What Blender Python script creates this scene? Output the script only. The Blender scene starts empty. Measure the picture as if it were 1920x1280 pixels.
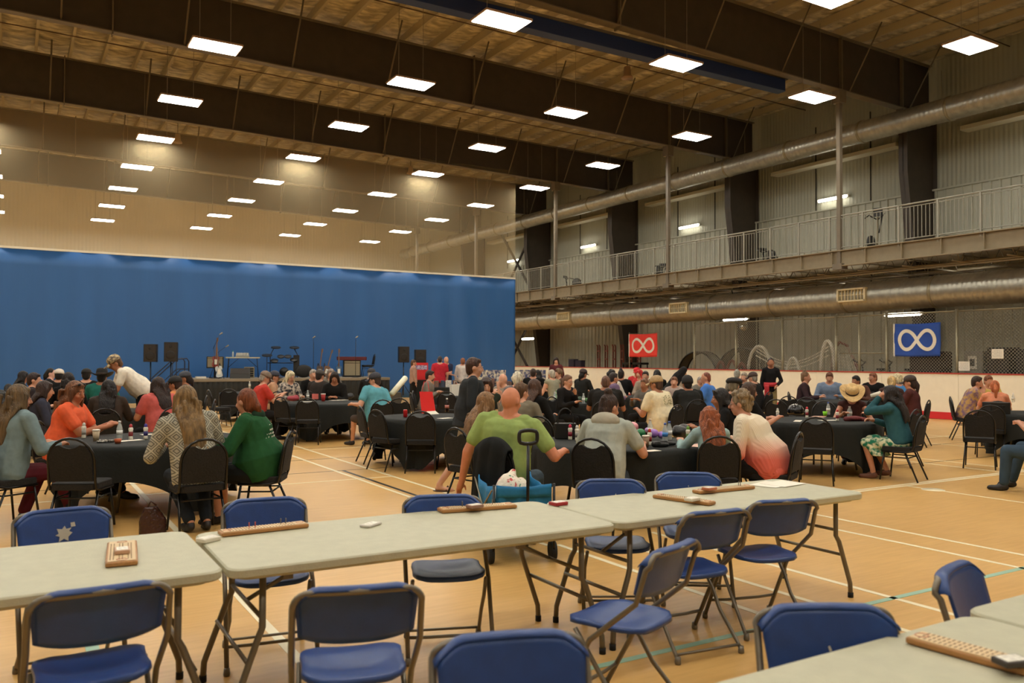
import bpy, math, random
import numpy as np
from mathutils import Vector, Matrix
random.seed(7); rng = np.random.RandomState(5)
PI = math.pi
SC = bpy.context.scene
COL = SC.collection

# ------------------------------------------------------------------ camera, world, exposure
F = 1560.9; YAW = .5396; PITCH = .022; ROLL = .0036; EYE = 1.65
fw = np.array([math.sin(YAW)*math.cos(PITCH), math.cos(YAW)*math.cos(PITCH), math.sin(PITCH)])
rt0 = np.array([math.cos(YAW), -math.sin(YAW), 0.]); up0 = np.cross(rt0, fw)
rt = rt0*math.cos(ROLL)+up0*math.sin(ROLL); up = -rt0*math.sin(ROLL)+up0*math.cos(ROLL)
cam = bpy.data.cameras.new('camera'); camo = bpy.data.objects.new('camera', cam); COL.objects.link(camo)
M = Matrix(((rt[0], up[0], -fw[0], 0), (rt[1], up[1], -fw[1], 0), (rt[2], up[2], -fw[2], EYE), (0, 0, 0, 1)))
camo.matrix_world = M
cam.sensor_width = 36; cam.lens = F/1920*36; cam.clip_end = 300; cam.clip_start = .05
cam.dof.use_dof = True; cam.dof.focus_distance = 9.5; cam.dof.aperture_fstop = 2.8
SC.camera = camo
w = bpy.data.worlds.new('world'); SC.world = w; w.use_nodes = True
w.node_tree.nodes['Background'].inputs[0].default_value = (.02, .018, .015, 1)
w.node_tree.nodes['Background'].inputs[1].default_value = .3
SC.view_settings.view_transform = 'Standard'; SC.view_settings.look = 'None'
SC.view_settings.exposure = 0.42; SC.view_settings.gamma = 1
LAMP_W = 34.0          # emission of the LED high bays
SC.cycles.max_bounces = 7; SC.cycles.diffuse_bounces = 4; SC.cycles.glossy_bounces = 3
SC.cycles.transparent_max_bounces = 24; SC.cycles.transmission_bounces = 4
SC.cycles.caustics_reflective = False; SC.cycles.caustics_refractive = False
SC.cycles.use_denoising = True
SC.cycles.sample_clamp_indirect = 6

# a point from a photo column, a distance along the view axis and a height
def at(px, d, z=0.):
    v = fw*d + rt*((px-960)/F*d)
    return Vector((v[0], v[1], z))
def heading(px, rel):            # clockwise from +Y, rel 0 = looking away from the camera, 90 = to its right
    return YAW+math.atan((px-960)/F)+math.radians(rel)

# ------------------------------------------------------------------ materials
def lin(c):
    return tuple(((x/255)/12.92 if x/255 <= .04045 else ((x/255+.055)/1.055)**2.4) for x in c)
MATS = {}
def mat(name, rgb, rough=.7, metal=0., var=0., vscale=6., bump=0., bscale=40., stretch=None, spec=.5, rgb2=None, sheen=0., alpha=1., trans=0.):
    if name in MATS: return MATS[name]
    m = bpy.data.materials.new(name); m.use_nodes = True; MATS[name] = m
    nt = m.node_tree; b = nt.nodes['Principled BSDF']; L = nt.links.new
    c = lin(rgb)
    b.inputs['Base Color'].default_value = (*c, 1); b.inputs['Roughness'].default_value = rough
    b.inputs['Metallic'].default_value = metal; b.inputs['Specular IOR Level'].default_value = spec
    if sheen: b.inputs['Sheen Weight'].default_value = sheen
    if trans: b.inputs['Transmission Weight'].default_value = trans
    if alpha < 1: b.inputs['Alpha'].default_value = alpha
    tc = nt.nodes.new('ShaderNodeTexCoord'); mp = nt.nodes.new('ShaderNodeMapping'); L(tc.outputs['Object'], mp.inputs[0])
    if stretch: mp.inputs['Scale'].default_value = stretch
    if var or rgb2:
        n = nt.nodes.new('ShaderNodeTexNoise'); n.inputs['Scale'].default_value = vscale; n.inputs['Detail'].default_value = 4
        L(mp.outputs[0], n.inputs['Vector'])
        r = nt.nodes.new('ShaderNodeValToRGB'); L(n.outputs['Fac'], r.inputs[0]); L(r.outputs[0], b.inputs['Base Color'])
        if rgb2:
            r.color_ramp.elements[0].position = .42; r.color_ramp.elements[1].position = .58
            r.color_ramp.elements[0].color = (*c, 1); r.color_ramp.elements[1].color = (*lin(rgb2), 1)
        else:
            r.color_ramp.elements[0].position = .3; r.color_ramp.elements[1].position = .7
            r.color_ramp.elements[0].color = (*[x*(1-var) for x in c], 1); r.color_ramp.elements[1].color = (*[min(1, x*(1+var)) for x in c], 1)
    if bump:
        n2 = nt.nodes.new('ShaderNodeTexNoise'); n2.inputs['Scale'].default_value = bscale; L(mp.outputs[0], n2.inputs['Vector'])
        bp = nt.nodes.new('ShaderNodeBump'); bp.inputs['Strength'].default_value = bump; bp.inputs['Distance'].default_value = .02
        L(n2.outputs['Fac'], bp.inputs['Height']); L(bp.outputs[0], b.inputs['Normal'])
    return m
def emit(name, rgb, s):
    if name in MATS: return MATS[name]
    m = bpy.data.materials.new(name); m.use_nodes = True; MATS[name] = m
    nt = m.node_tree; nt.nodes.clear(); o = nt.nodes.new('ShaderNodeOutputMaterial'); e = nt.nodes.new('ShaderNodeEmission')
    e.inputs[0].default_value = (*rgb, 1); e.inputs[1].default_value = s; nt.links.new(e.outputs[0], o.inputs[0]); return m
def cloth(rgb, rgb2=None, vs=9):        # garment fabric with soft folds
    rgb0 = rgb; g_ = sum(rgb)/3; k = 'fabric_%d_%d_%d' % tuple(rgb)+('_%d' % sum(rgb2) if rgb2 else '')
    rgb = tuple(g_+(c-g_)*.86 for c in rgb0)
    return mat(k, rgb, .88, var=.12, vscale=vs, bump=.55, bscale=7, rgb2=rgb2, sheen=.0, spec=.2)
def skinm(rgb): return mat('skin_%d_%d_%d' % tuple(rgb), rgb, .55, var=.08, vscale=14, spec=.35)
def hairm(rgb):
    return mat('hair_%d_%d_%d' % tuple(rgb), rgb, .5, var=.55, vscale=11, bump=.9, bscale=28, stretch=(3, 3, .45), spec=.4)
# painted steel and walls
m_steel = mat('dark_painted_steel', (66, 57, 48), .6, var=.12, vscale=3)
m_flange = mat('lit_frame_steel', (112, 101, 84), .55, var=.1, vscale=3)  # frame steel repeated lighter, as though lamps lit the flanges from below
m_galv = mat('galvanised_steel', (150, 141, 116), .42, .55, var=.12, vscale=8)
m_duct = mat('spiral_duct_steel', (168, 164, 150), .36, .7, var=.14, vscale=5)
m_rail = mat('grey_railing_paint', (150, 146, 132), .5, .2)
m_fascia = mat('walkway_steel', (138, 124, 98), .6, var=.08)
m_black = mat('black_plastic', (20, 19, 18), .45)
m_blackm = mat('black_metal', (16, 14, 13), .28, .1)
m_fabric = mat('chair_fabric', (25, 23, 21), .9, var=.35, vscale=70, bump=.3, bscale=60)
m_clothb = mat('table_linen', (15, 19, 16), .85, var=.15, vscale=5, bump=.15, bscale=30)
m_white = mat('white_plastic', (228, 222, 205), .5)
m_paper = mat('paper', (235, 228, 212), .8)
m_bluech = mat('blue_chair_plastic', (24, 60, 122), .38, var=.12, vscale=12, bump=.06, bscale=150)
m_tube = mat('bronze_tube', (116, 108, 94), .38, .45)
m_ttop = mat('grey_table_plastic', (184, 181, 154), .5, var=.05, vscale=14, bump=.08, bscale=120)
m_rubber = mat('rubber', (16, 15, 14), .8)
m_wood = mat('pale_wood', (190, 140, 82), .5, var=.18, vscale=9, stretch=(1, 8, 8))
m_lampbody = mat('lamp_housing', (168, 138, 112), .5)
m_lamp = emit('led_panel', (1., .955, .85), LAMP_W)
m_tubelight = emit('tube_light', (1., .95, .84), 12)

# ------------------------------------------------------------------ mesh builder
class MB:
    def __init__(s): s.v = []; s.f = []; s.sm = []; s.mi = []; s.cm = 0
    def add(s, V, Fc, smooth=True, M=None):
        o = len(s.v)
        if M is not None: V = [M @ Vector(p) for p in V]
        s.v += [tuple(p) for p in V]; s.f += [tuple(i+o for i in f) for f in Fc]
        s.sm += [smooth]*len(Fc); s.mi += [s.cm]*len(Fc); return s
    def box(s, c, d, rz=0, M=None, bev=0):
        x, y, z = d[0]/2, d[1]/2, d[2]/2
        if bev:
            return s.rbox(c, d, bev, rz, M)
        V = [(a*x, b*y, e*z) for a in (-1, 1) for b in (-1, 1) for e in (-1, 1)]
        cr, sr = math.cos(rz), math.sin(rz)
        V = [(c[0]+p[0]*cr-p[1]*sr, c[1]+p[0]*sr+p[1]*cr, c[2]+p[2]) for p in V]
        return s.add(V, [(0, 1, 3, 2), (4, 6, 7, 5), (0, 4, 5, 1), (2, 3, 7, 6), (0, 2, 6, 4), (1, 5, 7, 3)], False, M)
    def rbox(s, c, d, r, rz=0, M=None, n=5):      # slab with rounded plan corners and softened rims
        pts = []
        x, y = d[0]/2, d[1]/2
        for cx, cy, a0 in ((x-r, y-r, 0), (-x+r, y-r, 90), (-x+r, -y+r, 180), (x-r, -y+r, 270)):
            for k in range(n+1):
                a = math.radians(a0+90*k/n); pts.append((cx+r*math.cos(a), cy+r*math.sin(a)))
        e = min(r, d[2]/2, .012)*.6
        def inset(p, q):
            return (p[0]*(1-q/x), p[1]*(1-q/y))
        rings = [([inset(p, e) for p in pts], -d[2]/2), (pts, -d[2]/2+e), (pts, d[2]/2-e), ([inset(p, e) for p in pts], d[2]/2)]
        cr, sr = math.cos(rz), math.sin(rz); V = []; Fc = []; m = len(pts)
        for pp, z in rings: V += [(c[0]+p[0]*cr-p[1]*sr, c[1]+p[0]*sr+p[1]*cr, c[2]+z) for p in pp]
        for k in range(3):
            for i in range(m): Fc.append((k*m+i, k*m+(i+1) % m, (k+1)*m+(i+1) % m, (k+1)*m+i))
        Fc.append(tuple(range(m))[::-1]); Fc.append(tuple(range(3*m, 4*m)))
        return s.add(V, Fc, False, M)
    def tube(s, P, r, n=8, closed=False, M=None, cap=True):
        P = [Vector(p) for p in P]; R = r if isinstance(r, (list, tuple)) else [r]*len(P)
        V = []; Fc = []; N = len(P); prev = None
        for i, p in enumerate(P):
            if closed: t = (P[(i+1) % N]-P[i-1])
            else: t = P[min(i+1, N-1)]-P[max(i-1, 0)]
            t.normalize()
            if prev is None:
                a = Vector((0, 0, 1)) if abs(t.z) < .9 else Vector((1, 0, 0)); u = t.cross(a).normalized()
            else: u = (prev-t*prev.dot(t)).normalized()
            prev = u; v = t.cross(u)
            for k in range(n):
                a = 2*PI*k/n; V.append(p+(u*math.cos(a)+v*math.sin(a))*R[i])
        for i in range(N if closed else N-1):
            j = (i+1) % N
            for k in range(n): Fc.append((i*n+k, i*n+(k+1) % n, j*n+(k+1) % n, j*n+k))
        if cap and not closed: Fc += [tuple(range(n))[::-1], tuple(range((N-1)*n, N*n))]
        return s.add(V, Fc, True, M)
    def lathe(s, prof, c=(0, 0, 0), n=20, M=None, sx=1, sy=1):
        V = []; Fc = []
        for r, z in prof:
            for k in range(n):
                a = 2*PI*k/n; V.append((c[0]+r*math.cos(a)*sx, c[1]+r*math.sin(a)*sy, c[2]+z))
        for i in range(len(prof)-1):
            for k in range(n): Fc.append((i*n+k, i*n+(k+1) % n, (i+1)*n+(k+1) % n, (i+1)*n+k))
        Fc += [tuple(range(n))[::-1], tuple(range((len(prof)-1)*n, len(prof)*n))]
        return s.add(V, Fc, True, M)
    def loft(s, rings, n=14, M=None):            # rings: centre, half-width vector, half-depth vector
        V = []; Fc = []
        for c, a, b in rings:
            c, a, b = Vector(c), Vector(a), Vector(b)
            for k in range(n):
                t = 2*PI*k/n; V.append(c+a*math.cos(t)+b*math.sin(t))
        for i in range(len(rings)-1):
            for k in range(n): Fc.append((i*n+k, i*n+(k+1) % n, (i+1)*n+(k+1) % n, (i+1)*n+k))
        Fc += [tuple(range(n))[::-1], tuple(range((len(rings)-1)*n, len(rings)*n))]
        return s.add(V, Fc, True, M)
    def ell(s, c, r, M=None, n=12, m=8, Rm=None):
        V = []; Fc = []; c = Vector(c)
        def P(x, y, z):
            q = Vector((x*r[0], y*r[1], z*r[2])); return c+(Rm @ q if Rm is not None else q)
        V.append(P(0, 0, -1))
        for i in range(1, m):
            ph = -PI/2+PI*i/m
            for k in range(n): V.append(P(math.cos(ph)*math.cos(2*PI*k/n), math.cos(ph)*math.sin(2*PI*k/n), math.sin(ph)))
        V.append(P(0, 0, 1)); T = len(V)-1
        for k in range(n):
            Fc.append((0, 1+(k+1) % n, 1+k)); Fc.append((T, T-n+k, T-n+(k+1) % n))
        for i in range(m-2):
            for k in range(n): Fc.append((1+i*n+k, 1+i*n+(k+1) % n, 1+(i+1)*n+(k+1) % n, 1+(i+1)*n+k))
        return s.add(V, Fc, True, M)
    def cap(s, a, ra, b, rb, n=10):               # tapered capsule
        a, b = Vector(a), Vector(b); t = (b-a)
        if t.length < 1e-5: return s.ell(a, (ra, ra, ra))
        t.normalize(); P = []; R = []
        for q in (-1, -.8, -.4, 0): P.append(a+t*ra*q); R.append(max(ra*math.sqrt(max(0, 1-q*q)), ra*.08))
        for q in (0, .4, .8, 1): P.append(b+t*rb*q); R.append(max(rb*math.sqrt(max(0, 1-q*q)), rb*.08))
        return s.tube(P, R, n)
    def sheet(s, fn, nu, nv, th=0., M=None, smooth=True):    # fn(u,v)->point ; th gives a second skin
        V = []; Fc = []
        for j in range(nv+1):
            for i in range(nu+1): V.append(Vector(fn(i/nu, j/nv)))
        W = nu+1
        for j in range(nv):
            for i in range(nu): Fc.append((j*W+i, j*W+i+1, (j+1)*W+i+1, (j+1)*W+i))
        if th:
            K = len(V); nrm = [Vector((0, 0, 0)) for _ in V]
            for f in Fc:
                q = (V[f[1]]-V[f[0]]).cross(V[f[3]]-V[f[0]])
                for i in f: nrm[i] += q
            V += [V[i]-nrm[i].normalized()*th for i in range(K)]
            Fc += [tuple(K+i for i in f[::-1]) for f in Fc]
            edge = [(i, i+1) for i in range(nu)]+[(j*W+nu, (j+1)*W+nu) for j in range(nv)]
            edge += [(nv*W+i+1, nv*W+i) for i in range(nu)]+[((j+1)*W, j*W) for j in range(nv)]
            Fc += [(b, a, K+a, K+b) for a, b in edge]
        return s.add(V, Fc, smooth, M)
    def mesh(s, name):
        me = bpy.data.meshes.new(name); me.from_pydata(s.v, [], s.f)
        me.polygons.foreach_set('use_smooth', s.sm); me.polygons.foreach_set('material_index', s.mi); me.update(); return me
    def build(s, name, m, parent=None, label=None):
        me = s.mesh(name)
        for q in (m if isinstance(m, (list, tuple)) else [m]): me.materials.append(q)
        o = bpy.data.objects.new(name, me); COL.objects.link(o)
        if parent is not None: o.parent = parent
        if label: o['label'] = label
        return o
    def organic(s, name, m, parent, vox, smooth=3, label=None):      # one continuous skin from the overlapping volumes
        me = s.mesh('tmp'); o = bpy.data.objects.new('tmp', me); COL.objects.link(o)
        r = o.modifiers.new('r', 'REMESH'); r.mode = 'VOXEL'; r.voxel_size = vox; r.use_smooth_shade = True
        if smooth:
            k = o.modifiers.new('s', 'SMOOTH'); k.factor = .5; k.iterations = smooth
        dg = bpy.context.evaluated_depsgraph_get(); n = bpy.data.meshes.new_from_object(o.evaluated_get(dg))
        bpy.data.objects.remove(o); bpy.data.meshes.remove(me)
        n.name = name; n.materials.clear()
        for q in (m if isinstance(m, (list, tuple)) else [m]): n.materials.append(q)
        n.polygons.foreach_set('use_smooth', [True]*len(n.polygons)); n.polygons.foreach_set('material_index', [0]*len(n.polygons))
        o = bpy.data.objects.new(name, n); COL.objects.link(o); o.parent = parent
        if label: o['label'] = label
        return o
def tag(o, label, cat, group=None, kind=None):
    if label: o['label'] = label
    if cat: o['category'] = cat
    if group: o['group'] = group
    if kind: o['kind'] = kind
    return o
def empty(name, loc, rz, label, cat, group=None):
    o = bpy.data.objects.new(name, None); COL.objects.link(o); o.location = loc; o.rotation_euler = (0, 0, rz)
    o.empty_display_size = .1
    return tag(o, label, cat, group)
def struct(o): o['kind'] = 'structure'; return o
KIDS = {}
def copy_tree(o, loc, rz, label, group=None):
    if o.name not in KIDS: KIDS[o.name] = [(c, list(c.children)) for c in o.children]
    r = o.copy(); COL.objects.link(r); r.location = loc; r.rotation_euler = (0, 0, rz); r['label'] = label
    if group: r['group'] = group
    for c, gs in KIDS[o.name]:
        k = c.copy(); COL.objects.link(k); k.parent = r
        for g in gs:
            q = g.copy(); COL.objects.link(q); q.parent = k
    return r
def arc(cx, cy, r, a0, a1, n):
    return [(cx+r*math.cos(math.radians(a0+(a1-a0)*k/n)), cy+r*math.sin(math.radians(a0+(a1-a0)*k/n))) for k in range(n+1)]

# ================================================================== THE SETTING
XW = 27.16; XL = -13.; YN = -11.; YF = 57.6
FR = [-6.9, 1.09, 9.08, 17.07, 25.05, 33.04, 41.03, 49.02]
def ztop(X): return 12.2-.0165*max(0, X)
def zbot(X): return 10.62-.021*max(0, X)

# floor: varnished sports floor
mf = bpy.data.materials.new('sports_floor'); mf.use_nodes = True; nt = mf.node_tree; b = nt.nodes['Principled BSDF']; L = nt.links.new
tc = nt.nodes.new('ShaderNodeTexCoord')
n1 = nt.nodes.new('ShaderNodeTexNoise'); n1.inputs['Scale'].default_value = .7; n1.inputs['Detail'].default_value = 6; L(tc.outputs['Object'], n1.inputs['Vector'])
mp = nt.nodes.new('ShaderNodeMapping'); mp.inputs['Scale'].default_value = (1, 9, 1); L(tc.outputs['Object'], mp.inputs[0])
n2 = nt.nodes.new('ShaderNodeTexNoise'); n2.inputs['Scale'].default_value = 2.6; n2.inputs['Detail'].default_value = 5; L(mp.outputs[0], n2.inputs['Vector'])
ad = nt.nodes.new('ShaderNodeMath'); ad.operation = 'MULTIPLY_ADD'; ad.inputs[1].default_value = .5; L(n1.outputs['Fac'], ad.inputs[0])
ml = nt.nodes.new('ShaderNodeMath'); ml.operation = 'MULTIPLY'; ml.inputs[1].default_value = .5; L(n2.outputs['Fac'], ml.inputs[0]); L(ml.outputs[0], ad.inputs[2])
cr = nt.nodes.new('ShaderNodeValToRGB'); L(ad.outputs[0], cr.inputs[0]); L(cr.outputs[0], b.inputs['Base Color'])
cr.color_ramp.elements[0].position = .35; cr.color_ramp.elements[1].position = .65
cr.color_ramp.elements[0].color = (*lin((202, 157, 91)), 1); cr.color_ramp.elements[1].color = (*lin((220, 176, 108)), 1)
b.inputs['Roughness'].default_value = .34; b.inputs['Specular IOR Level'].default_value = .4
bp = nt.nodes.new('ShaderNodeBump'); bp.inputs['Strength'].default_value = .12; bp.inputs['Distance'].default_value = .01
n3 = nt.nodes.new('ShaderNodeTexNoise'); n3.inputs['Scale'].default_value = 5; L(tc.outputs['Object'], n3.inputs['Vector']); L(n3.outputs['Fac'], bp.inputs['Height']); L(bp.outputs[0], b.inputs['Normal'])
struct(MB().box(((XL+XW)/2, (YN+YF)/2, -.1), (XW-XL+.6, YF-YN+.6, .2)).build('floor', mf))

# painted court lines, 2 mm proud of the floor
def line(name, segs, m):
    q = MB()
    for x0, y0, x1, y1, wd in segs:
        dx, dy = x1-x0, y1-y0; l = math.hypot(dx, dy)
        q.box(((x0+x1)/2, (y0+y1)/2, .0012), (l, wd, .002), math.atan2(dy, dx))
    return struct(q.build(name, m))
m_lw = mat('line_white', (236, 224, 190), .4); m_lb = mat('line_black', (28, 24, 20), .4); m_lt = mat('line_teal', (152, 190, 168), .4)
line('trim_1', [(7.42, -8, 7.42, 6.9, .05), (6.94, -8, 6.94, 6.9, .05), (5.285, -8, 5.285, 6.2, .05), (4.715, -8, 4.715, 6.2, .05),
    (7.6, 6.81, 21, 6.81, .05), (7.6, 6.9, 21, 6.9, .05), (10.17, -8, 10.17, 6.8, .04), (14, 10.88, 22.5, 10.88, .05), (15.9, 2, 15.9, 10.8, .05),
    (13.25, -6, 13.25, 10.8, .05), (12.7, -6, 12.7, 10.8, .05), (17.6, 4, 17.6, 16, .05), (4.62, 6.2, 4.62, 24, .05), (4.105, 6.2, 4.105, 24, .05),
    (1.37, 3.2, 1.37, 14, .06), (-6, 10.98, 4.6, 10.98, .04), (4.2, 1.5, 4.2, 6.2, .05), (-6, 20.5, 22, 20.5, .05), (4.6, 14.9, 12, 14.9, .04)], m_lw)
line('trim_2', [(4.22, 9.1, 4.22, 11.9, .05), (-4, 13.4, 14, 13.5, .025), (-4, 11.95, 8, 11.9, .02), (1.0, 15.2, 12, 15.0, .02),
    (12, 9.9, 20, 9.85, .02), (12, 8.2, 20, 8.1, .02), (-3, 26, 20, 26, .03)], m_lb)
line('trim_3', [(2.2, 3.64, 16, 3.64, .05), (.41, 1.2, .41, 6.6, .07), (-3, 2.0, 2.3, 2.0, .05)], m_lt)
struct(MB().lathe([(.14, 0), (.14, .003)], (10.17, 6.43, .0005), 24).build('trim_4', m_lw))

# walls
def wallmat(name, rgb, ribs, scale, axis):
    m = bpy.data.materials.new(name); m.use_nodes = True; nt = m.node_tree; b = nt.nodes['Principled BSDF']; L = nt.links.new
    b.inputs['Roughness'].default_value = .55; b.inputs['Base Color'].default_value = (*lin(rgb), 1)
    tc = nt.nodes.new('ShaderNodeTexCoord'); sp = nt.nodes.new('ShaderNodeSeparateXYZ'); L(tc.outputs['Object'], sp.inputs[0])
    n = nt.nodes.new('ShaderNodeTexNoise'); n.inputs['Scale'].default_value = .6; L(tc.outputs['Object'], n.inputs['Vector'])
    r = nt.nodes.new('ShaderNodeValToRGB'); L(n.outputs['Fac'], r.inputs[0]); L(r.outputs[0], b.inputs['Base Color'])
    c = lin(rgb); r.color_ramp.elements[0].color = (*[x*.88 for x in c], 1); r.color_ramp.elements[1].color = (*[x*1.1 for x in c], 1)
    if ribs:
        mu = nt.nodes.new('ShaderNodeMath'); mu.operation = 'MULTIPLY'; mu.inputs[1].default_value = scale; L(sp.outputs[axis], mu.inputs[0])
        si = nt.nodes.new('ShaderNodeMath'); si.operation = 'SINE'; L(mu.outputs[0], si.inputs[0])
        bp = nt.nodes.new('ShaderNodeBump'); bp.inputs['Strength'].default_value = .25; bp.inputs['Distance'].default_value = .03
        L(si.outputs[0], bp.inputs['Height']); L(bp.outputs[0], b.inputs['Normal'])
    return m
m_wall = wallmat('wall_panel', (172, 171, 152), True, 40, 1)
m_wallx = wallmat('wall_panel_end', (222, 214, 188), True, 30, 0)
struct(MB().box((XW+.1, (YN+YF)/2, 6.3), (.2, YF-YN+.4, 12.7)).build('wall_right', m_wall))
struct(MB().box((XL-.1, (YN+YF)/2, 6.3), (.2, YF-YN+.4, 12.7)).build('wall_left', m_wall))
struct(MB().box(((XW+XL)/2, YF+.1, 6.3), (XW-XL, .2, 12.7)).build('wall_far', m_wallx))
struct(MB().box(((XW+XL)/2, YN-.1, 6.3), (XW-XL, .2, 12.7)).build('wall_near', m_wallx))
# ribbed liner on the right wall, real ribs, and dark panel joints above
q = MB(); m_liner = mat('ribbed_liner', (182, 181, 163), .5, var=.06, vscale=2)
V = []; n = 0; y = 4.
prof = [(0, 0), (.20, 0), (.225, .045), (.285, .045), (.31, 0)]
pts = []
while y < 44:
    pts += [(y+a, b_) for a, b_ in prof[:-1]]; y += .31
for a, b_ in pts: V += [(XW-.03-b_, a, 1.0), (XW-.03-b_, a, 3.5), (XW-.03-b_, a, 5.1), (XW-.03-b_, a, 7.5)]
Fc = []
for i in range(len(pts)-1):
    o = i*4; Fc += [(o, o+4, o+5, o+1), (o+2, o+6, o+7, o+3)]
q.add(V, Fc, False); q.box((XW-.05, 24, 7.53), (.12, 40, .06)); q.box((XW-.05, 24, 3.52), (.12, 40, .06))
struct(q.build('trim_5', m_liner))
q = MB(); y = 6.
k = 0
for f in FR[1:-1]:
    for dy in (2.45, 4.9): q.box((XW-.005, f+dy, 9.2), (.03, .05, 3.4)); q.box((XW-.005, f+dy, 4.3), (.03, .05, 1.6))
struct(q.build('trim_6', mat('dark_joint', (50, 46, 38), .8)))
for k, f in enumerate(FR[1:-1]):      # pale girt ledge in each bay
    o = MB().box((XW-.28, f+3.9, 9.32), (.5, 5.7, .14), bev=.05).build('wall_ledge', mat('ledge_white', (205, 198, 172), .5))
    struct(o)

# steel frames: tapered rafter, column, splice plates and flange braces
for k, Y in enumerate(FR):
    q = MB(); xs = [XL, 0, 8, 16, 22.2, 25.3, 26.9]
    for a, c in zip(xs[:-1], xs[1:]):
        for zt, zb, y0, y1 in ((1, 1, -.012, .012),):
            V = [(a, Y-.012, zbot(a)), (c, Y-.012, zbot(c)), (c, Y-.012, ztop(c)), (a, Y-.012, ztop(a)), (a, Y+.012, zbot(a)), (c, Y+.012, zbot(c)), (c, Y+.012, ztop(c)), (a, Y+.012, ztop(a))]
            q.add(V, [(0, 1, 2, 3), (7, 6, 5, 4)], False)
    struct(q.build('beam', m_steel))
    q = MB()
    for a, c in zip(xs[:-1], xs[1:]):
        for fn in (zbot, ztop):
            z0, z1 = fn(a), fn(c)
            V = [(x, Y+s*.14, z+t) for x, z in ((a, z0), (c, z1)) for s in (-1, 1) for t in (-.015, .015)]
            q.add(V, [(0, 1, 3, 2), (4, 6, 7, 5), (0, 4, 5, 1), (2, 3, 7, 6), (0, 2, 6, 4), (1, 5, 7, 3)], False)
    for X in (-9, 1.4 if k % 2 else 2.2, 13.4, 22.2, 25.3):
        q.box((X, Y, (ztop(X)+zbot(X))/2), (.035, .26, ztop(X)-zbot(X)+.16))
    struct(q.build('beam_flange', m_flange if k != 99 else m_steel))
    q = MB()
    X = -11.4
    while X < 26:
        zb, zt = zbot(X), ztop(X)+.12
        for sgn in ((-1, 1) if k > 2 else (-1,)):
            q.tube([(X, Y+sgn*.1, zb+.04), (X, Y+sgn*1.25, zt+.05)], .028, 4)
        X += 3.09
    struct(q.build('beam_brace', m_flange))
    q = MB()   # column: wide above the walkway, tapering to its foot
    def colpt(z): return 26.55-(26.55-25.45)*min(1, z/8.0)
    zs = [0, 1.3, 3.4, 8., 10.2]
    for a, c in zip(zs[:-1], zs[1:]):
        V = [(x, Y+s*.012, z) for z in (a, c) for x in (colpt(z), XW) for s in (-1, 1)]
        q.add(V, [(0, 2, 6, 4), (1, 5, 7, 3), (0, 4, 5, 1)], False)
        V = [(colpt(z)+t, Y+s*.16, z) for z in (a, c) for t in (0, .03) for s in (-1, 1)]
        q.add(V, [(0, 1, 5, 4), (2, 6, 7, 3), (0, 4, 6, 2), (1, 3, 7, 5)], False)
        V = [(XW-.05, Y+s*.16, z) for z in (a, c) for s in (-1, 1)]
        q.add(V, [(0, 1, 3, 2)], False)
    struct(q.build('column', m_steel))

# roof deck, insulation and purlins
mi = bpy.data.materials.new('roof_insulation'); mi.use_nodes = True; nt = mi.node_tree; b = nt.nodes['Principled BSDF']; L = nt.links.new
tc = nt.nodes.new('ShaderNodeTexCoord'); mp = nt.nodes.new('ShaderNodeMapping'); mp.inputs['Scale'].default_value = (1, 2.2, 1); L(tc.outputs['Object'], mp.inputs[0])
n1 = nt.nodes.new('ShaderNodeTexNoise'); n1.inputs['Scale'].default_value = 2.2; n1.inputs['Detail'].default_value = 5; L(mp.outputs[0], n1.inputs['Vector'])
r = nt.nodes.new('ShaderNodeValToRGB'); L(n1.outputs['Fac'], r.inputs[0]); L(r.outputs[0], b.inputs['Base Color'])
r.color_ramp.elements[0].position = .38; r.color_ramp.elements[1].position = .68
r.color_ramp.elements[0].color = (*lin((158, 146, 120)), 1); r.color_ramp.elements[1].color = (*lin((236, 224, 194)), 1)
b.inputs['Roughness'].default_value = .32
bp = nt.nodes.new('ShaderNodeBump'); bp.inputs['Strength'].default_value = .9; bp.inputs['Distance'].default_value = .08; L(n1.outputs['Fac'], bp.inputs['Height']); L(bp.outputs[0], b.inputs['Normal'])
def roofz(u, sag): return ztop(u)+.30-sag
q = MB()
X0 = -12.9
xs = []; X = X0
while X < XW+.2: xs.append(X); X += 1.03
V = []; Fc = []; ys = [YN+ i*(YF-YN)/60 for i in range(61)]
cols_ = []
for x in xs:
    for t, s in ((0, 0), (.3, .05), (.7, .05)): cols_.append((x+t*1.03, s))
for x, s in cols_:
    for y in ys: V.append((x, y, roofz(x, s*(1+.5*math.sin(y*1.7+x*3)))))
W = len(ys)
for i in range(len(cols_)-1):
    for j in range(W-1): Fc.append((i*W+j, i*W+j+1, (i+1)*W+j+1, (i+1)*W+j))
q.add(V, Fc, True); struct(q.build('ceiling', mi))
struct(MB().box(((XL+XW)/2, (YN+YF)/2, 12.75), (XW-XL+.6, YF-YN+.6, .1)).build('ceiling_deck', m_steel))
q = MB()
for x in xs:
    z = ztop(x)+.02
    q.box((x, (YN+YF)/2, z+.12), (.02, YF-YN, .24)); q.box((x+.035, (YN+YF)/2, z), (.085, YF-YN, .012))
struct(q.build('ceiling_purlin', mat('purlin_steel', (190, 178, 150), .5, .2)))
q = MB()
for Y in [f+d for f in FR for d in (2.7, 5.4)]:
    q.tube([(XL, Y, 12.16), (0, Y, 12.16), (XW, Y, ztop(XW)-.04)], .02, 4)
struct(q.build('ceiling_rod', mat('rust_rod', (96, 70, 46), .6)))

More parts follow.
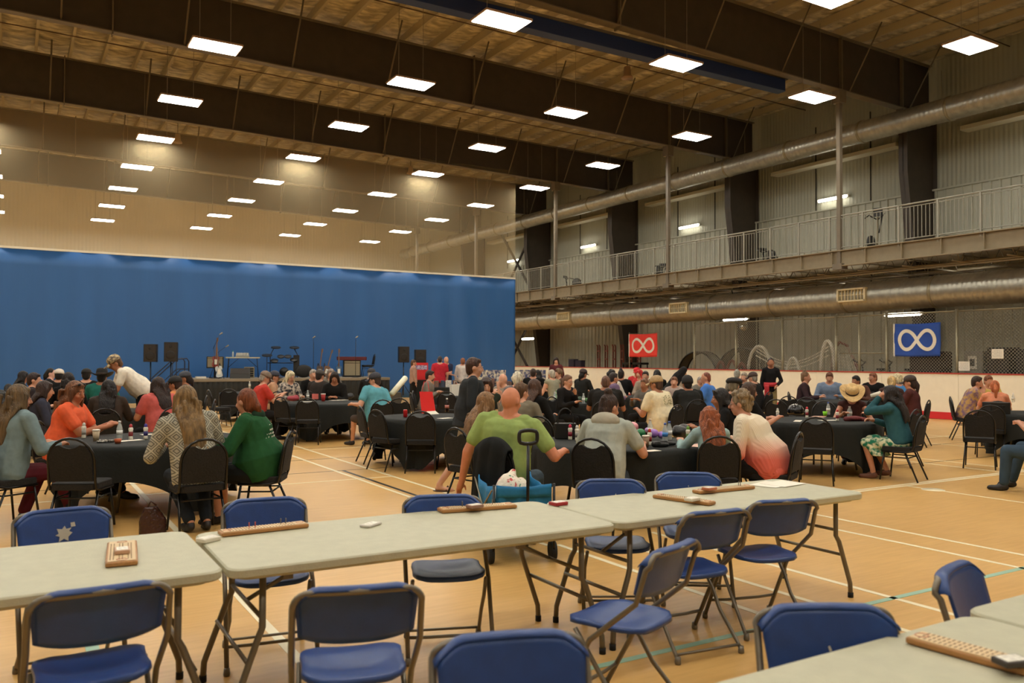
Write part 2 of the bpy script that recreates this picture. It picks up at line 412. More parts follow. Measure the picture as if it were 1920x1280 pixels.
# rolled-up blue divider under the nearest rafter
o = MB().rbox((9.7, 17.5, 10.04), (20.8, .34, .36), .08).build('divider_curtain', mat('navy_vinyl', (22, 44, 92), .5))
tag(o, 'navy blue divider curtain folded up under the nearest roof beam', 'curtain')
struct(MB().box((9.7, 17.5, 10.27), (21, .3, .08)).build('beam_track', m_flange))

# walkway along the right wall
XM = 22.2
q = MB().box(((XM+XW)/2, 25, 5.06), (XW-XM, 66, .1)); struct(q.build('walkway_slab', mat('walkway_concrete', (170, 158, 132), .8, var=.1)))
q = MB(); q.box((XM, 25, 4.86), (.03, 66, .5)); q.box((XM-.05, 25, 5.1), (.12, 66, .03)); q.box((XM-.05, 25, 4.62), (.16, 66, .03))
y = 5.3
while y < 57: q.box((XM-.05, y, 4.86), (.1, .02, .46)); y += 1.2
struct(q.build('walkway_edge', m_fascia))
q = MB(); y = 6.
while y < 56:      # open-web joists below the deck
    for z in (4.95, 4.45): q.tube([(XM+.1, y, z), (XW-.4, y, z)], .022, 4)
    x = XM+.1; s = 0
    while x < XW-.6:
        q.tube([(x, y, 4.45 if s else 4.95), (x+.4, y, 4.95 if s else 4.45)], .013, 4); x += .4; s = 1-s
    y += 1.5
for X in (23.4, 25.1): q.tube([(X, -8, 4.5), (X, 57, 4.5)], .05, 6)
for X in (22.6, 24.3): q.tube([(X, -8, 4.34), (X, 57, 4.34)], .022, 6)
struct(q.build('walkway_joist', m_fascia))
# hanger posts from the frames
for Y in FR[2:]:
    q = MB().box((XM+.0, Y, (zbot(XM)+4.6)/2), (.13, .13, zbot(XM)-4.6)); q.box((XM, Y, zbot(XM)-.2), (.3, .3, .4)); q.box((XM, Y, 4.6), (.3, .34, .18))
    struct(q.build('column_hanger', m_flange))
# railing, one section per bay
y0 = 5.4
for k in range(6):
    y1 = y0+7.23
    r_ = empty('railing', (XM, y0, 5.1), 0, 'grey walkway railing section with vertical pickets, %s' % ['closest to the camera', 'second from the camera', 'third from the camera', 'fourth from the camera', 'fifth, beside the curtain', 'behind the curtain mesh'][k], 'railing', 'railing sections along the walkway')
    q = MB(); q.tube([(0, .02, 1.1), (0, 7.21, 1.1)], .025, 6); q.tube([(0, .02, 1.02), (0, 7.21, 1.02)], .014, 6); q.tube([(0, .02, .1), (0, 7.21, .1)], .016, 6); q.build('rail', m_rail, r_)
    for j in range(6): MB().box((0, j*1.205, .5), (.05, .05, 1.18)).build('post', m_rail, r_)
    q = MB(); y = .12
    while y < 7.2: q.box((0, y, .56), (.014, .014, .92)); y += .1205
    q.build('pickets', m_rail, r_)
    y0 = y1

# spiral ducts
def duct(name, X, Z, R, y0, y1, pitch, label, grilles=()):
    root = empty(name, (X, y0, Z), 0, label, 'air duct')
    q = MB(); P = []; Rr = []; y = 0; Lg = y1-y0
    while y < Lg:
        for t, e in ((0, 0), (.35, .010), (.5, .010), (.85, 0)): P.append((0, y+t*pitch, 0)); Rr.append(R+e)
        y += pitch
    q.tube(P, Rr, 28); q.build('pipe', m_duct, root)
    y = 1.5
    while y < Lg:
        MB().tube([(0, y-.05, 0), (0, y-.04, 0), (0, y+.04, 0), (0, y+.05, 0)], [R, R+.03, R+.03, R], 28).build('joint_band', m_galv, root); y += 3.05
    for g in grilles:
        gq = MB()
        c = Vector((-R*.93, g-y0, .05))
        for dy in (-.5, .5): gq.box((c.x-.03, c.y+dy, c.z), (.16, .06, .42))
        for dz in (-.19, .19): gq.box((c.x-.03, c.y, c.z+dz), (.16, 1.04, .05))
        gr = gq.build('grille', mat('grille_cream', (222, 208, 168), .5), root, 'cream supply grille set in the duct side')
        gq = MB().box((c.x+.02, c.y, c.z), (.02, .98, .36)); gq.build('grille_throat', m_black, gr)
        gq = MB()
        for j in range(7): gq.box((c.x-.03, c.y-.36+j*.12, c.z), (.10, .018, .34))
        gq.box((c.x-.03, c.y, c.z), (.08, .96, .018)); gq.build('vane', mat('grille_cream', (222, 208, 168), .5), gr)
    q = MB(); y = 2.
    while y < Lg: q.tube([(0, y, R), (0, y, R+.9)], .008, 4); y += 4
    q.build('hanger_rod', m_galv, root)
    return root
duct('air_duct', 24.3, 9.32, .35, 1, 56, .16, 'slim bare metal spiral duct running high up in front of the dark columns')
duct('air_duct', 23.55, 3.72, .47, 1, 56, .14, 'thick bare metal spiral duct with cream grilles hanging below the walkway', (8.9, 17.3, 25.4, 33.6))

# rink boards
rb = empty('rink_board', (22.75, 0, 0), 0, 'long white rink board with red kick strip and red top edge', 'rink board')
q = MB(); y = -8.
while y < 56: q.box((0, y+1.2, .75), (.05, 2.392, 1.1)); y += 2.4
q.build('panel', mat('board_white', (238, 230, 208), .35, var=.02), rb)
MB().box((-.012, 24, .11), (.06, 64, .2)).build('kick_strip', mat('kick_red', (205, 40, 48), .4), rb, 'red kick strip along the floor')
MB().box((0, 24, 1.31), (.09, 64, .035)).build('top_cap', mat('cap_red', (170, 60, 52), .4), rb, 'red cap along the top edge')

# chain link fence above the boards
m_wire = mat('fence_wire', (170, 164, 144), .45, .4)
posts = [24.4, 22.2, 20.03, 17.83, 16.96, 16.0, 13.78, 11.5, 9.2]
fe = empty('chain_link_fence', (22.98, 0, 0), 0, 'tall galvanised chain link fence standing behind the rink boards', 'fence')
for p in posts: MB().tube([(0, p, 0), (0, p, 3.14)], .045, 8).build('post', m_galv, fe)
q = MB()
for a, c in zip(posts[:-1], posts[1:]): q.tube([(0, c, 3.08), (0, a, 3.08)], .025, 6); 
q.tube([(0, 16.1, 1.9), (0, 17.7, 1.9)], .02, 6)
q.build('top_rail', m_galv, fe)
q = MB(); cell = .095; z0, z1 = 1.25, 3.06; ya, yb = 9.2, 24.4; H = z1-z0; wv = .0035
def seg(yA, zA, yB, zB, x):
    d = Vector((0, yB-yA, zB-zA)).normalized(); nn = Vector((0, -d.z, d.y))*wv
    a = Vector((x, yA, zA)); c = Vector((x, yB, zB)); e = Vector((wv, 0, 0))
    q.add([a-nn-e, a+nn-e, a+nn+e, a-nn+e, c-nn-e, c+nn-e, c+nn+e, c-nn+e], [(0, 1, 5, 4), (1, 2, 6, 5), (2, 3, 7, 6), (3, 0, 4, 7)], False)
yy = ya-H
while yy < yb:
    for sg in (1, -1):
        s0, s1 = yy, yy+H
        za, zb2 = (z0, z1) if sg > 0 else (z1, z0)
        if s0 < ya: za += (ya-s0)*sg; s0 = ya
        if s1 > yb: zb2 -= (s1-yb)*sg; s1 = yb
        if s1 > s0: seg(s0, za, s1, zb2, .004*sg)
    yy += cell
q.build('wire_mesh', m_wire, fe)

# divider curtain: blue vinyl below, see-through mesh above
cu = empty('divider_curtain', (0, 33.0, 0), 0, 'huge divider curtain, blue vinyl below and beige see-through mesh above, behind the stage', 'curtain')
m_vinyl = mat('blue_vinyl', (44, 98, 160), .5, var=.06, vscale=.5, bump=.25, bscale=1.6, stretch=(3, 1, .35))
XE = 19.92
def curt(u, v, z0, z1, amp):
    x = XL+.2+(XE-XL-.2)*u; z = z0+(z1-z0)*v
    e = max(0, (x-12)/8)
    wv = amp*(math.sin(x*2.1)+.5*math.sin(x*5.3+z*.4))+(amp*1.6*e*math.sin(x*4.2+.3*z)*(1-v*.7))
    return (x, wv, z)
MB().sheet(lambda u, v: curt(u, v, .02, 5.38, .028), 320, 10, .006).build('vinyl_panel', m_vinyl, cu, 'blue vinyl lower part of the curtain')
MB().box(((XL+XE)/2+.1, 0, 5.42), (XE-XL-.2, .05, .07)).build('hem_strip', mat('hem_white', (232, 226, 205), .5), cu, 'white strip where mesh meets vinyl')
mm = bpy.data.materials.new('curtain_mesh'); mm.use_nodes = True; nt = mm.node_tree; nt.nodes.clear(); L = nt.links.new
o_ = nt.nodes.new('ShaderNodeOutputMaterial'); mx = nt.nodes.new('ShaderNodeMixShader'); tr = nt.nodes.new('ShaderNodeBsdfTransparent')
ads = nt.nodes.new('ShaderNodeMixShader'); df = nt.nodes.new('ShaderNodeBsdfDiffuse'); tl = nt.nodes.new('ShaderNodeBsdfTranslucent')
df.inputs[0].default_value = (*lin((196, 178, 142)), 1); tl.inputs[0].default_value = (*lin((226, 204, 160)), 1)
ads.inputs[0].default_value = .4; L(df.outputs[0], ads.inputs[1]); L(tl.outputs[0], ads.inputs[2])
mx.inputs[0].default_value = .29; L(tr.outputs[0], mx.inputs[1]); L(ads.outputs[0], mx.inputs[2]); L(mx.outputs[0], o_.inputs[0])
MB().sheet(lambda u, v: curt(u, v, 5.44, 10.42, .012), 120, 6).build('mesh_panel', mm, cu, 'beige see-through mesh upper part')

# ------------------------------------------------------------------ LED high bay lamps
lamp0 = empty('high_bay_lamp', (0, 0, 0), 0, '', 'ceiling lamp', 'LED high bay lamps hanging from the roof')
q = MB(); q.box((0, 0, .035), (1.24, .80, .05), bev=.03); q.box((0, 0, .075), (.9, .25, .05), bev=.02); q.box((-.35, 0, .1), (.12, .12, .06)); q.build('housing', m_lampbody, lamp0)
MB().box((0, 0, .005), (1.16, .72, .012)).build('light_panel', m_lamp, lamp0, 'glowing white light panel')
for x in (-.38, .38): MB().tube([(x, 0, .09), (x, 0, 2.3)], .007, 4).build('cable', mat('cable_grey', (150, 140, 120), .5), lamp0)
rowname = {-4: 'farthest behind camera', -3: 'behind camera', -2: 'over the folding tables', -1: 'nearest row', 0: 'second row', 1: 'third row', 2: 'fourth row', 3: 'last row before mesh', 4: 'first row behind mesh', 5: 'second row behind mesh', 6: 'third row behind mesh', 7: 'last row behind mesh'}
colname = ['closest to right wall', 'second from right wall', 'third from right wall', 'fourth from right wall', 'fifth from right wall', 'closest to left wall']
first = True
for j in range(-4, 8):
    for i in range(6):
        X = 20.6-5.43*i; Y = 16.8+5.2*j
        if i == 5: X = -6.5
        Z = 9.6
        if j == -1: Y = 11.95
        if j == -3: Y = 2.1
        if j == 0: X *= .98; Y *= .98; Z = 9.44
        lb = 'square ceiling lamp, %s, %s' % (rowname[j], colname[i])
        if first: lamp0.location = (X, Y, Z); lamp0['label'] = lb; first = False
        else: copy_tree(lamp0, (X, Y, Z), 0, lb)
# small tube lights on the wall above the walkway and under it
tl0 = empty('tube_lamp', (XW-.16, 21.1, 7.9), 0, 'bright tube lamp on the wall above the walkway, nearest to the camera', 'wall lamp', 'tube lamps along the right wall')
MB().box((.06, 0, .02), (.08, 1.4, .1)).build('housing', m_white, tl0); MB().tube([(0, -.62, 0), (0, .62, 0)], .055, 8).build('tube', m_tubelight, tl0, 'glowing tube')
for Y, lb in ((29.05, 'second'), (37., 'third'), (13.1, 'very closest'), (45, 'fourth')):
    copy_tree(tl0, (XW-.16, Y, 7.9), 0, 'bright wall tube lamp above the walkway, %s from the camera' % lb)
for (X, Y, Z), lb in (((25.4, 24.6, 3.35), 'under the walkway behind the fence, by the mirror ball'), ((25.4, 17.1, 3.2), 'under the walkway, above the blue flag'), ((26.2, 41.9, 2.9), 'under the walkway at its far end beside the curtain'), ((25.8, 45.3, 3.1), 'half hidden at the curtain edge under the walkway'), ((25.4, 9, 3.3), 'under the walkway near the camera'), ((25.4, 33, 4.0), 'under the walkway behind the red flag'),((24.9, 14.4, 4.2), 'added to brighten the wall, just below the walkway joists above the duct'), ((25.9, 19.6, 4.2), 'added to brighten the wall below the joists, second bay from the camera'), ((25.9, 28.3, 4.2), 'added to brighten the wall below the joists, third bay from the camera'), ((25.9, 37.2, 4.2), 'added to brighten the wall below the joists, fourth bay from the camera'), ((25.9, 11.2, 4.2), 'added to brighten the wall below the joists, above the black machine'), ((25.9, 22.6, 4.2), 'added to brighten the wall below the joists, above the dome camera'), ((25.9, 31.0, 4.2), 'added to brighten the wall below the joists, above the rust red racks')):  # the lamps below the joists are added to brighten the wall there
    copy_tree(tl0, (X, Y, Z), 0, 'bright tube lamp %s' % lb)

# ================================================================== BANQUET CHAIRS
def banquet_proto():
    t = empty('banquet_chair', (0, 0, 0), 0, '', 'chair', 'black banquet chairs round the cloth covered tables')
    MB().rbox((0, .0, .445), (.43, .43, .065), .07).build('seat', m_fabric, t)
    # padded back with rounded shoulders and a hand slot under the top rail
    def bk(x, z, y): 
        return (x, -.20-.075*(z-.46)/.45+y, z)
    pts = [(-.19, .50), (.19, .50), (.195, .70)]
    a = [(.195*math.cos(t_), .70+.19*math.sin(t_)) for t_ in [PI*k/12 for k in range(1, 12)]]
    pts = pts[:2]+[(.195, .70)]+a+[(-.195, .70)]
    # leave the slot out by notching the crown
    out = []
    for x, z in pts:
        if abs(x) < .10 and z > .75: z = .846-.038*(1-(x/.10)**2)
        out.append((x, z))
    q = MB(); V = []; n = len(out)
    for yy in (.02, -.02):
        for x, z in out: V.append(bk(x, z, yy))
    c0, c1 = len(V), len(V)+1; V += [bk(0, .66, .034), bk(0, .66, -.03)]
    Fc = [(i, (i+1) % n, c0) for i in range(n)]+[((i+1) % n+n, i+n, c1) for i in range(n)]+[((i+1) % n, i, i+n, (i+1) % n+n) for i in range(n)]
    q.add(V, Fc, False); q.build('backrest', m_fabric, t)
    P = [(-.205, .20, .405), (-.21, -.10, .405), (-.21, -.19, .425), (-.21, -.215, .50)]
    P += [bk(-.21, .6, 0), bk(-.21, .70, 0)]+[bk(-.21*math.cos(PI*k/10), .70+.205*math.sin(PI*k/10), 0) for k in range(1, 10)]+[bk(.21, .70, 0), bk(.21, .6, 0)]
    P += [(.21, -.215, .50), (.21, -.19, .425), (.21, -.10, .405), (.205, .20, .405)]
    MB().tube(P, .013, 8).build('back_frame', m_blackm, t)
    MB().tube([(-.2, .19, .40), (.2, .19, .40)], .011, 6).build('seat_frame', m_blackm, t)
    for s in (-1, 1):
        MB().tube([(s*.19, .17, .41), (s*.215, .225, .012)], .0125, 6).build('leg', m_blackm, t)
        MB().tube([(s*.19, -.10, .41), (s*.215, -.27, .012)], .0125, 6).build('leg', m_blackm, t)
        MB().tube([(s*.193, .185, .33), (s*.193, -.135, .33)], .009, 6).build('stretcher', m_blackm, t)
    MB().tube([(-.195, -.135, .33), (.195, -.135, .33)], .009, 6).build('stretcher', m_blackm, t)
    return t
bch = banquet_proto(); bused = [False]
def bchair(loc, yaw, label, z=0):
    if not bused[0]:
        bused[0] = True; bch.location = (loc[0], loc[1], z); bch.rotation_euler = (0, 0, -yaw); bch['label'] = label; return bch
    return copy_tree(bch, (loc[0], loc[1], z), -yaw, label)
def loc2(p, yaw, lx, ly):       # local offset of something that faces yaw
    c, s = math.cos(yaw), math.sin(yaw)
    return Vector((p[0]+lx*c+ly*s, p[1]-lx*s+ly*c, 0))

# ================================================================== ROUND TABLES with black linen
def round_table(px, d, r, seed, lab, rot=None):
    c = at(px, d)
    rd = random.Random(seed)
    t = empty('round_table', (c.x, c.y, 0), 0, 'round folding table hidden under the black cloth, '+lab, 'table', 'round tables under black cloths')
    MB().lathe([(r, .70), (r, .735)], n=32).build('tabletop', m_ttop, t)
    for k in range(4):
        a = PI/4+k*PI/2; MB().tube([(r*.5*math.cos(a), r*.5*math.sin(a), .70), (r*.62*math.cos(a), r*.62*math.sin(a), .01)], .016, 6).build('leg', m_tube, t)
    a0 = rd.uniform(0, PI/2) if rot is None else rot; half = 1.30 if r > .85 else 1.18
    phs = [rd.uniform(0, 6) for _ in range(4)]
    def fn(u, v):
        th = 2*PI*u
        if v < .29:
            rr = (r+.008)*v/.2857142; return (rr*math.cos(th), rr*math.sin(th), .742)
        k = (v-.2857)/.7143
        q = (th-a0) % (PI/2)-PI/4
        drop = min(half/max(math.cos(q), .3) - r, .70)
        drop = max(drop, .27)
        corner = max(0, 1-abs(abs(q)-PI/4)/.5)
        fold = (math.sin(th*9+phs[0])*.5+math.sin(th*14+phs[1])*.35+math.sin(th*23+phs[2])*.2)*(.035*k)+corner*k*.05*math.sin(th*30)
        kk = min(1, k*5)
        rr = r+.008+.012*kk+fold+.02*k
        return (rr*math.cos(th), rr*math.sin(th), .742-drop*k)
    o = MB().sheet(fn, 120, 14).build('tablecloth', m_clothb); o.location = (c.x, c.y, 0)
    tag(o, 'black cloth draped over the round table '+lab, 'tablecloth', 'black tablecloths')
    return c
TB = {}
for key, px, d, r, lab in [('T1', 292, 9.45, .95, 'at front left with the orange shirted person'), ('T2', 612, 17.5, .93, 'in front of the stage centre'),
    ('T3', 815, 13.2, .92, 'holding the red drink can'), ('T4', 1160, 9.2, .93, 'behind the blue wagon'), ('T5', 1532, 12.7, .90, 'holding the polka dot helmet'),
    ('T6', 1958, 14.6, .92, 'at the right frame edge'), ('T7', 1085, 18.2, .92, 'behind the black handbag'), ('T8', 1052, 25.5, .92, 'behind the person drinking'),
    ('T9', 1205, 21.0, .8, 'between the red hair and bald head'), ('T10', 1560, 18.9, .92, 'nearest the rink boards at right'), ('T11', 176, 14.4, .93, 'beside the bending person'),
    ('T12', 480, 22.6, .92, 'near the stage left end'), ('T13', 62, 17.2, .92, 'far left'), ('T14', 858, 21.2, .9, 'beside the grey sweater person'), ('T15', 1345, 20.8, .9, 'beside the blue T-shirt person')]:
    TB[key] = round_table(px, d, r, len(TB)*7+3, lab)

# ================================================================== BLUE FOLDING CHAIRS
def folding_proto():
    t = empty('folding_chair', (0, 0, 0), 0, '', 'chair', 'blue plastic folding chairs at the long tables')
    q = MB()          # moulded seat, dished, rounded front corners
    def seat(u, v):
        x = (u-.5); y = (v-.5); wdt = .40 if v < .5 else .40+.03*(v-.5)
        # superellipse-ish outline
        sx = wdt*(1-.16*max(0, abs(y)*2-.62)**1.4*3); 
        X = x*sx*(1); Y = y*.40
        if abs(x) > .36: Y *= 1-(abs(x)-.36)*1.3
        z = .435+.012*(abs(x)*2)**2.2-.022*math.exp(-((y+.05)/.22)**2)*(1-(abs(x)*2)**3)-.018*max(0, y*2-.6)
        return (X, Y, z)
    q.sheet(seat, 16, 16, -.022); q.build('seat', m_bluech, t)
    def back(z): return -.155-.115*(z-.43)/.40
    q = MB()
    def panel(u, v):
        x = (u-.5)*2; z = .615+.205*v
        edge = .225
        top = .82-.055*max(0, abs(x)-.62)**1.6*5
        bot = .60+.03*abs(x)**3
        z = bot+(top-bot)*v
        X = x*edge*(1-.05*(1-v))
        Y = back(z)-.03*(1-x*x)+.012
        return (X, Y, z)
    q.sheet(panel, 20, 8, .012, smooth=True)
    def lip(u, v):                       # moulded rim standing forward of the panel
        x = (u-.5)*2; r_ = v
        top = .828-.055*max(0, abs(x)-.62)**1.6*5
        X = x*.232; a = PI*v
        return (X, back(top)-.03*(1-x*x)+.004+.024*math.cos(a), top-.012+.014*math.sin(a))
    q.sheet(lip, 20, 6, .003)
    q.build('backrest', m_bluech, t)
    # rear uprights run down to the front feet; the loop passes behind the top of the panel
    P = [(-.235, .23, .02), (-.235, .02, .40), (-.235, back(.6)-.012, .60), (-.233, back(.75)-.016, .75)]
    for k in range(1, 6):
        a = PI/2*k/6; P.append((-.175-.058*math.cos(a), back(.80)-.022, .755+.055*math.sin(a)))
    P += [(-.16, back(.81)-.03, .812), (0, back(.81)-.05, .814)]
    P += [(-x, y, z) for x, y, z in P[:-1][::-1]]
    MB().tube(P, .0125, 8).build('back_frame', m_tube, t)
    for s in (-1, 1):
        q = MB(); q.tube([(s*.205, .12, .425), (s*.21, .02, .30), (s*.205, -.05, .20), (s*.215, -.20, .05), (s*.215, -.225, .02)], .011, 8)
        q.build('leg', m_tube, t)
    MB().tube([(-.21, -.21, .045), (.21, -.21, .045)], .008, 6).build('stretcher', m_tube, t)
    MB().tube([(-.235, .17, .13), (-.12, .165, .125), (.12, .165, .125), (.235, .17, .13)], .009, 6).build('stretcher', m_tube, t)
    for s in (-1, 1):
        MB().lathe([(.016, 0), (.018, .01), (.015, .04)], (s*.235, .23, 0), 8).build('foot_cap', m_tube, t)
        MB().lathe([(.016, 0), (.018, .01), (.015, .04)], (s*.215, -.225, 0), 8).build('foot_cap', m_tube, t)
    return t
fch = folding_proto(); fused = [False]
def fchair(px, ytop, rel, label, sticker=None):
    d = F*(EYE-.815)/(ytop-(671+(px/1900)*6.8)); yaw = heading(px, rel)
    p = at(px, d); o = loc2(p, yaw, 0, .26)
    if not fused[0]:
        fused[0] = True; c = fch; c.location = (o.x, o.y, 0); c.rotation_euler = (0, 0, -yaw); c['label'] = label
    else: c = copy_tree(fch, (o.x, o.y, 0), -yaw, label)
    return c
fc = {}
fc[1] = fchair(197, 1100, -6, 'blue folding chair nearest the camera at far left, its back turned')
fc[2] = fchair(675, 1098, -4, 'blue folding chair seen from behind, second along the near side of the tables')
fc[3] = fchair(1258, 1022, -62, 'blue folding chair turned sideways, pulled out from the tables')
fc[4] = fchair(1338, 958, -38, 'blue folding chair pulled up under the right table, left of two')
fc[5] = fchair(1464, 938, -34, 'blue folding chair pulled up under the right table, nearest its free end')
fc[6] = fchair(960, 1196, 168, 'blue folding chair cut by the bottom frame edge, its front facing the camera')
fc[7] = fchair(1548, 1142, 158, 'blue folding chair facing the camera, half hidden by the bottom right table')
fc[8] = fchair(1795, 1068, 105, 'blue folding chair seen edge on behind the bottom right table')
b1 = fc[9] = fchair(124, 958, 172, 'blue folding chair with a torn white leaf sticker on its backrest')
fc[10] = fchair(500, 938, 174, 'blue folding chair behind the middle table, nearest the person in the green hoodie')
fc[11] = fchair(832, 932, 174, 'blue folding chair behind the middle table, left of the blue wagon')
fc[12] = fchair(1146, 902, 172, 'blue folding chair behind the right table, in front of the grey hoodie person')
fc[13] = fchair(1290, 889, 172, 'blue folding chair behind the right table, in front of the auburn haired person')
# torn stickers on two backrests
def sticker(ch, pts, x0, z0, s):
    q = MB(); z = lambda v: z0+v*s
    P = [(x0+a*s, -.155-.115*(z(b_)-.43)/.40-.03*(1-((x0+a*s)/.225)**2)+.0295, z(b_)) for a, b_ in pts]
    n = len(P); c = tuple(sum(p[i] for p in P)/n for i in range(3)); P.append(c)
    q.add(P, [(i, (i+1) % n, n) for i in range(n)]+[((i+1) % n, i, n) for i in range(n)], False)
    q.build('sticker_remnant', m_white, ch, 'torn white sticker remnant')
sticker(b1, [(-1, .1), (-.6, .3), (-.9, .7), (-.3, .6), (-.1, 1), (.2, .6), (.8, .7), (.6, .1), (1, -.1), (.5, -.3), (.6, -.9), (0, -.6), (-.5, -.9), (-.5, -.4)], .0, .70, .042)
sticker(b1, [(-.6, -.5), (.5, -.6), (.6, .5), (-.4, .6)], -.045, .745, .02)
sticker(fc[11], [(-.6, .9), (-.1, .6), (0, 1), (.2, .6), (.7, .9), (.4, -.8), (-.4, -.8)], -.02, .745, .02)
sticker(fc[12], [(-.5, -.6), (.5, -.6), (0, .8)], -.03, .73, .011)
sticker(fc[7], [(-.5, -.6), (.3, -.8), (.6, .6), (0, .8)], .0, .70, .011)
sticker(fc[13], [(-.3, -.6), (.3, -.6), (.3, .6), (-.3, .6)], -.0, .735, .008)

# ================================================================== LONG FOLDING TABLES
def long_table(x0, x1, ya, yb, label, rz=0., z=.74):
    c = ((x0+x1)/2, (ya+yb)/2); Lx, Wy = x1-x0, yb-ya
    t = empty('folding_table', (c[0], c[1], 0), rz, label, 'table', 'long pale grey folding tables')
    q = MB(); q.rbox((0, 0, z-.022), (Lx, Wy, .044), .075, n=7); q.build('tabletop', m_ttop, t)
    for s in (-1, 1):
        X = s*(Lx/2-.17)
        for e in (-1, 1):
            y = e*(Wy/2-.12)
            MB().tube([(X, y, z-.04), (X, y, z-.30), (X+s*.02, y+e*.01, z-.34), (X+s*.13, y+e*.015, .10), (X+s*.135, y+e*.015, .01)], .016, 8).build('leg', m_tube, t)
            MB().lathe([(.019, 0), (.019, .035)], (X+s*.135, y+e*.015, 0), 8).build('foot_cap', m_rubber, t)
        q = MB(); q.tube([(X, -Wy/2+.12, z-.26), (X, Wy/2-.12, z-.26)], .011, 6); q.build('stretcher', m_tube, t)
        q = MB(); q.tube([(X+s*.07, -Wy/2+.11, .30), (X+s*.07, Wy/2-.11, .30)], .011, 6); q.build('stretcher', m_tube, t)
        q = MB(); q.tube([(X, 0, z-.26), (X-s*.18, 0, z-.17), (X-s*.46, 0, z-.05)], .011, 6); q.box((X-s*.2, 0, z-.165), (.05, .03, .03)); q.build('brace', m_tube, t)
    MB().rbox((0, 0, z-.052), (Lx-.1, Wy-.1, .02), .05).build('underside_frame', m_ttop, t)
    return t
long_table(-1.36, .795, 3.72, 4.70, 'long pale grey folding table cut by the left frame edge', 0)
long_table(.815, 2.905, 3.69, 4.58, 'long pale grey folding table in the middle of the row', -.012)
long_table(2.92, 5.08, 3.70, 4.49, 'long pale grey folding table at the right end of the row')
long_table(1.2, 2.98, .98, 1.745, 'long pale grey folding table filling the bottom right corner, nearer the camera')
long_table(3.0, 5.0, 1.0, 1.79, 'long pale grey folding table beyond the bottom right corner table')
def top(px, py, z=.742):        # point of a level surface under a photo position
    v = fw+rt*((px-960)/F)+up*((640-py)/F); t_ = (z-EYE)/v[2]
    return Vector((v[0]*t_, v[1]*t_, z))

# cribbage boards, card packs, papers
m_board = mat('crib_wood', (176, 124, 70), .45, var=.15, vscale=10, stretch=(1, 8, 8)); m_boardt = mat('crib_face', (214, 186, 140), .5)
def crib(pa, pb, wd, label, face=True, pegs=(), z=.742):
    a, b_ = top(*pa, z), top(*pb, z); m_ = (a+b_)/2; d = b_-a; Lg = d.length; ang = math.atan2(d.y, d.x)
    t = empty('cribbage_board', (m_.x, m_.y, z), ang, label, 'board game', 'wooden cribbage boards')
    MB().rbox((0, 0, .011), (Lg, wd, .020), .006).build('base', m_board, t)
    f_ = MB().box((0, 0, .0225), (Lg*.95, wd*.86, .003)).build('playing_face', m_boardt, t, 'pale scored playing face')
    q = MB()
    for r_ in (-.3, -.2, -.02, .08, .26, .36):
        x = -Lg*.4
        while x < Lg*.36: q.box((x, r_*wd, .0245), (.0045, .0045, .001)); x += .016
    q.build('peg_holes', mat('peg_hole', (96, 52, 36), .8), f_)
    q = MB()
    for s in (-1, 1): q.tube([(s*Lg*.42+.02*math.cos(u/8*2*PI), .022*math.sin(u/8*2*PI), .0245) for u in range(8)], .0012, 4, closed=True)
    q.build('track_outline', mat('track_red', (176, 62, 48), .6), f_)
    for x, y, c in pegs: MB().lathe([(.0022, 0), (.0028, .028), (.0035, .032)], (x*Lg, y*wd, .022), 6).build('peg', mat('peg_'+c, {'red': (196, 84, 60), 'steel': (120, 116, 110)}[c], .4), t, c+' peg')
    return t
crib((412, 1004), (574, 986), .095, 'wooden cribbage board with red pegs at the left of the middle table', pegs=[(-.18, -.1, 'red'), (-.11, -.1, 'red'), (.2, .1, 'steel'), (.26, .1, 'steel')])
crib((824, 960), (964, 950), .10, 'wooden cribbage board with a card pack on it, middle table', pegs=[(-.2, 0, 'steel'), (-.19, .2, 'steel'), (.2, 0, 'steel')])
crib((1230, 932), (1336, 947), .085, 'wooden cribbage board lying slantwise on the right table')
crib((1305, 925), (1408, 915), .085, 'wooden cribbage board near the paper sheets on the right table', pegs=[(.3, 0, 'steel'), (.3, .2, 'steel')])
crib((228, 1062), (229, 1022), .13, 'short wooden cribbage board pointing at the camera on the left table')
crib((1712, 1200), (1936, 1262), .10, 'blurred wooden cribbage board in the bottom right corner')
def pack(px, py, rz, label, cols=((222, 214, 196),), z=.742, dims=(.09, .063, .018)):
    p = top(px, py, z); t = empty('card_pack', (p.x, p.y, z), rz, label, 'playing cards')
    MB().rbox((0, 0, dims[2]/2), dims, .004).build('box', mat('pack_%d_%d_%d' % cols[0], cols[0], .5), t)
    MB().box((0, 0, dims[2]+.0008), (dims[0]*.8, dims[1]*.75, .0012)).build('face_print', mat('packface', (232, 224, 210), .5, var=.3, vscale=60), t)
    return t
pack(391, 1014, .5, 'small white card pack at the gap between the left and middle tables', dims=(.10, .07, .02))
pack(695, 985, .6, 'low stack of loose playing cards on the middle table', ((205, 198, 188),), dims=(.12, .065, .012))
pack(890, 951, .1, 'card pack lying on the cribbage board of the middle table', ((150, 110, 90),), z=.768)
pack(1047, 946, .1, 'red card box at the right end of the middle table', ((168, 38, 44),), dims=(.10, .075, .02))
pack(1298, 938, .2, 'pale card box on the slanted cribbage board', ((226, 216, 196),), z=.768)
pack(1330, 918, .1, 'orange backed card pack on the cribbage board near the papers', ((190, 110, 70),), z=.768)
pack(229, 1035, 1.5, 'card pack on the short cribbage board of the left table', ((200, 160, 130),), z=.768)
pack(1897, 1245, -.3, 'dark edged card pack on the bottom right cribbage board', ((60, 50, 44),), z=.768)
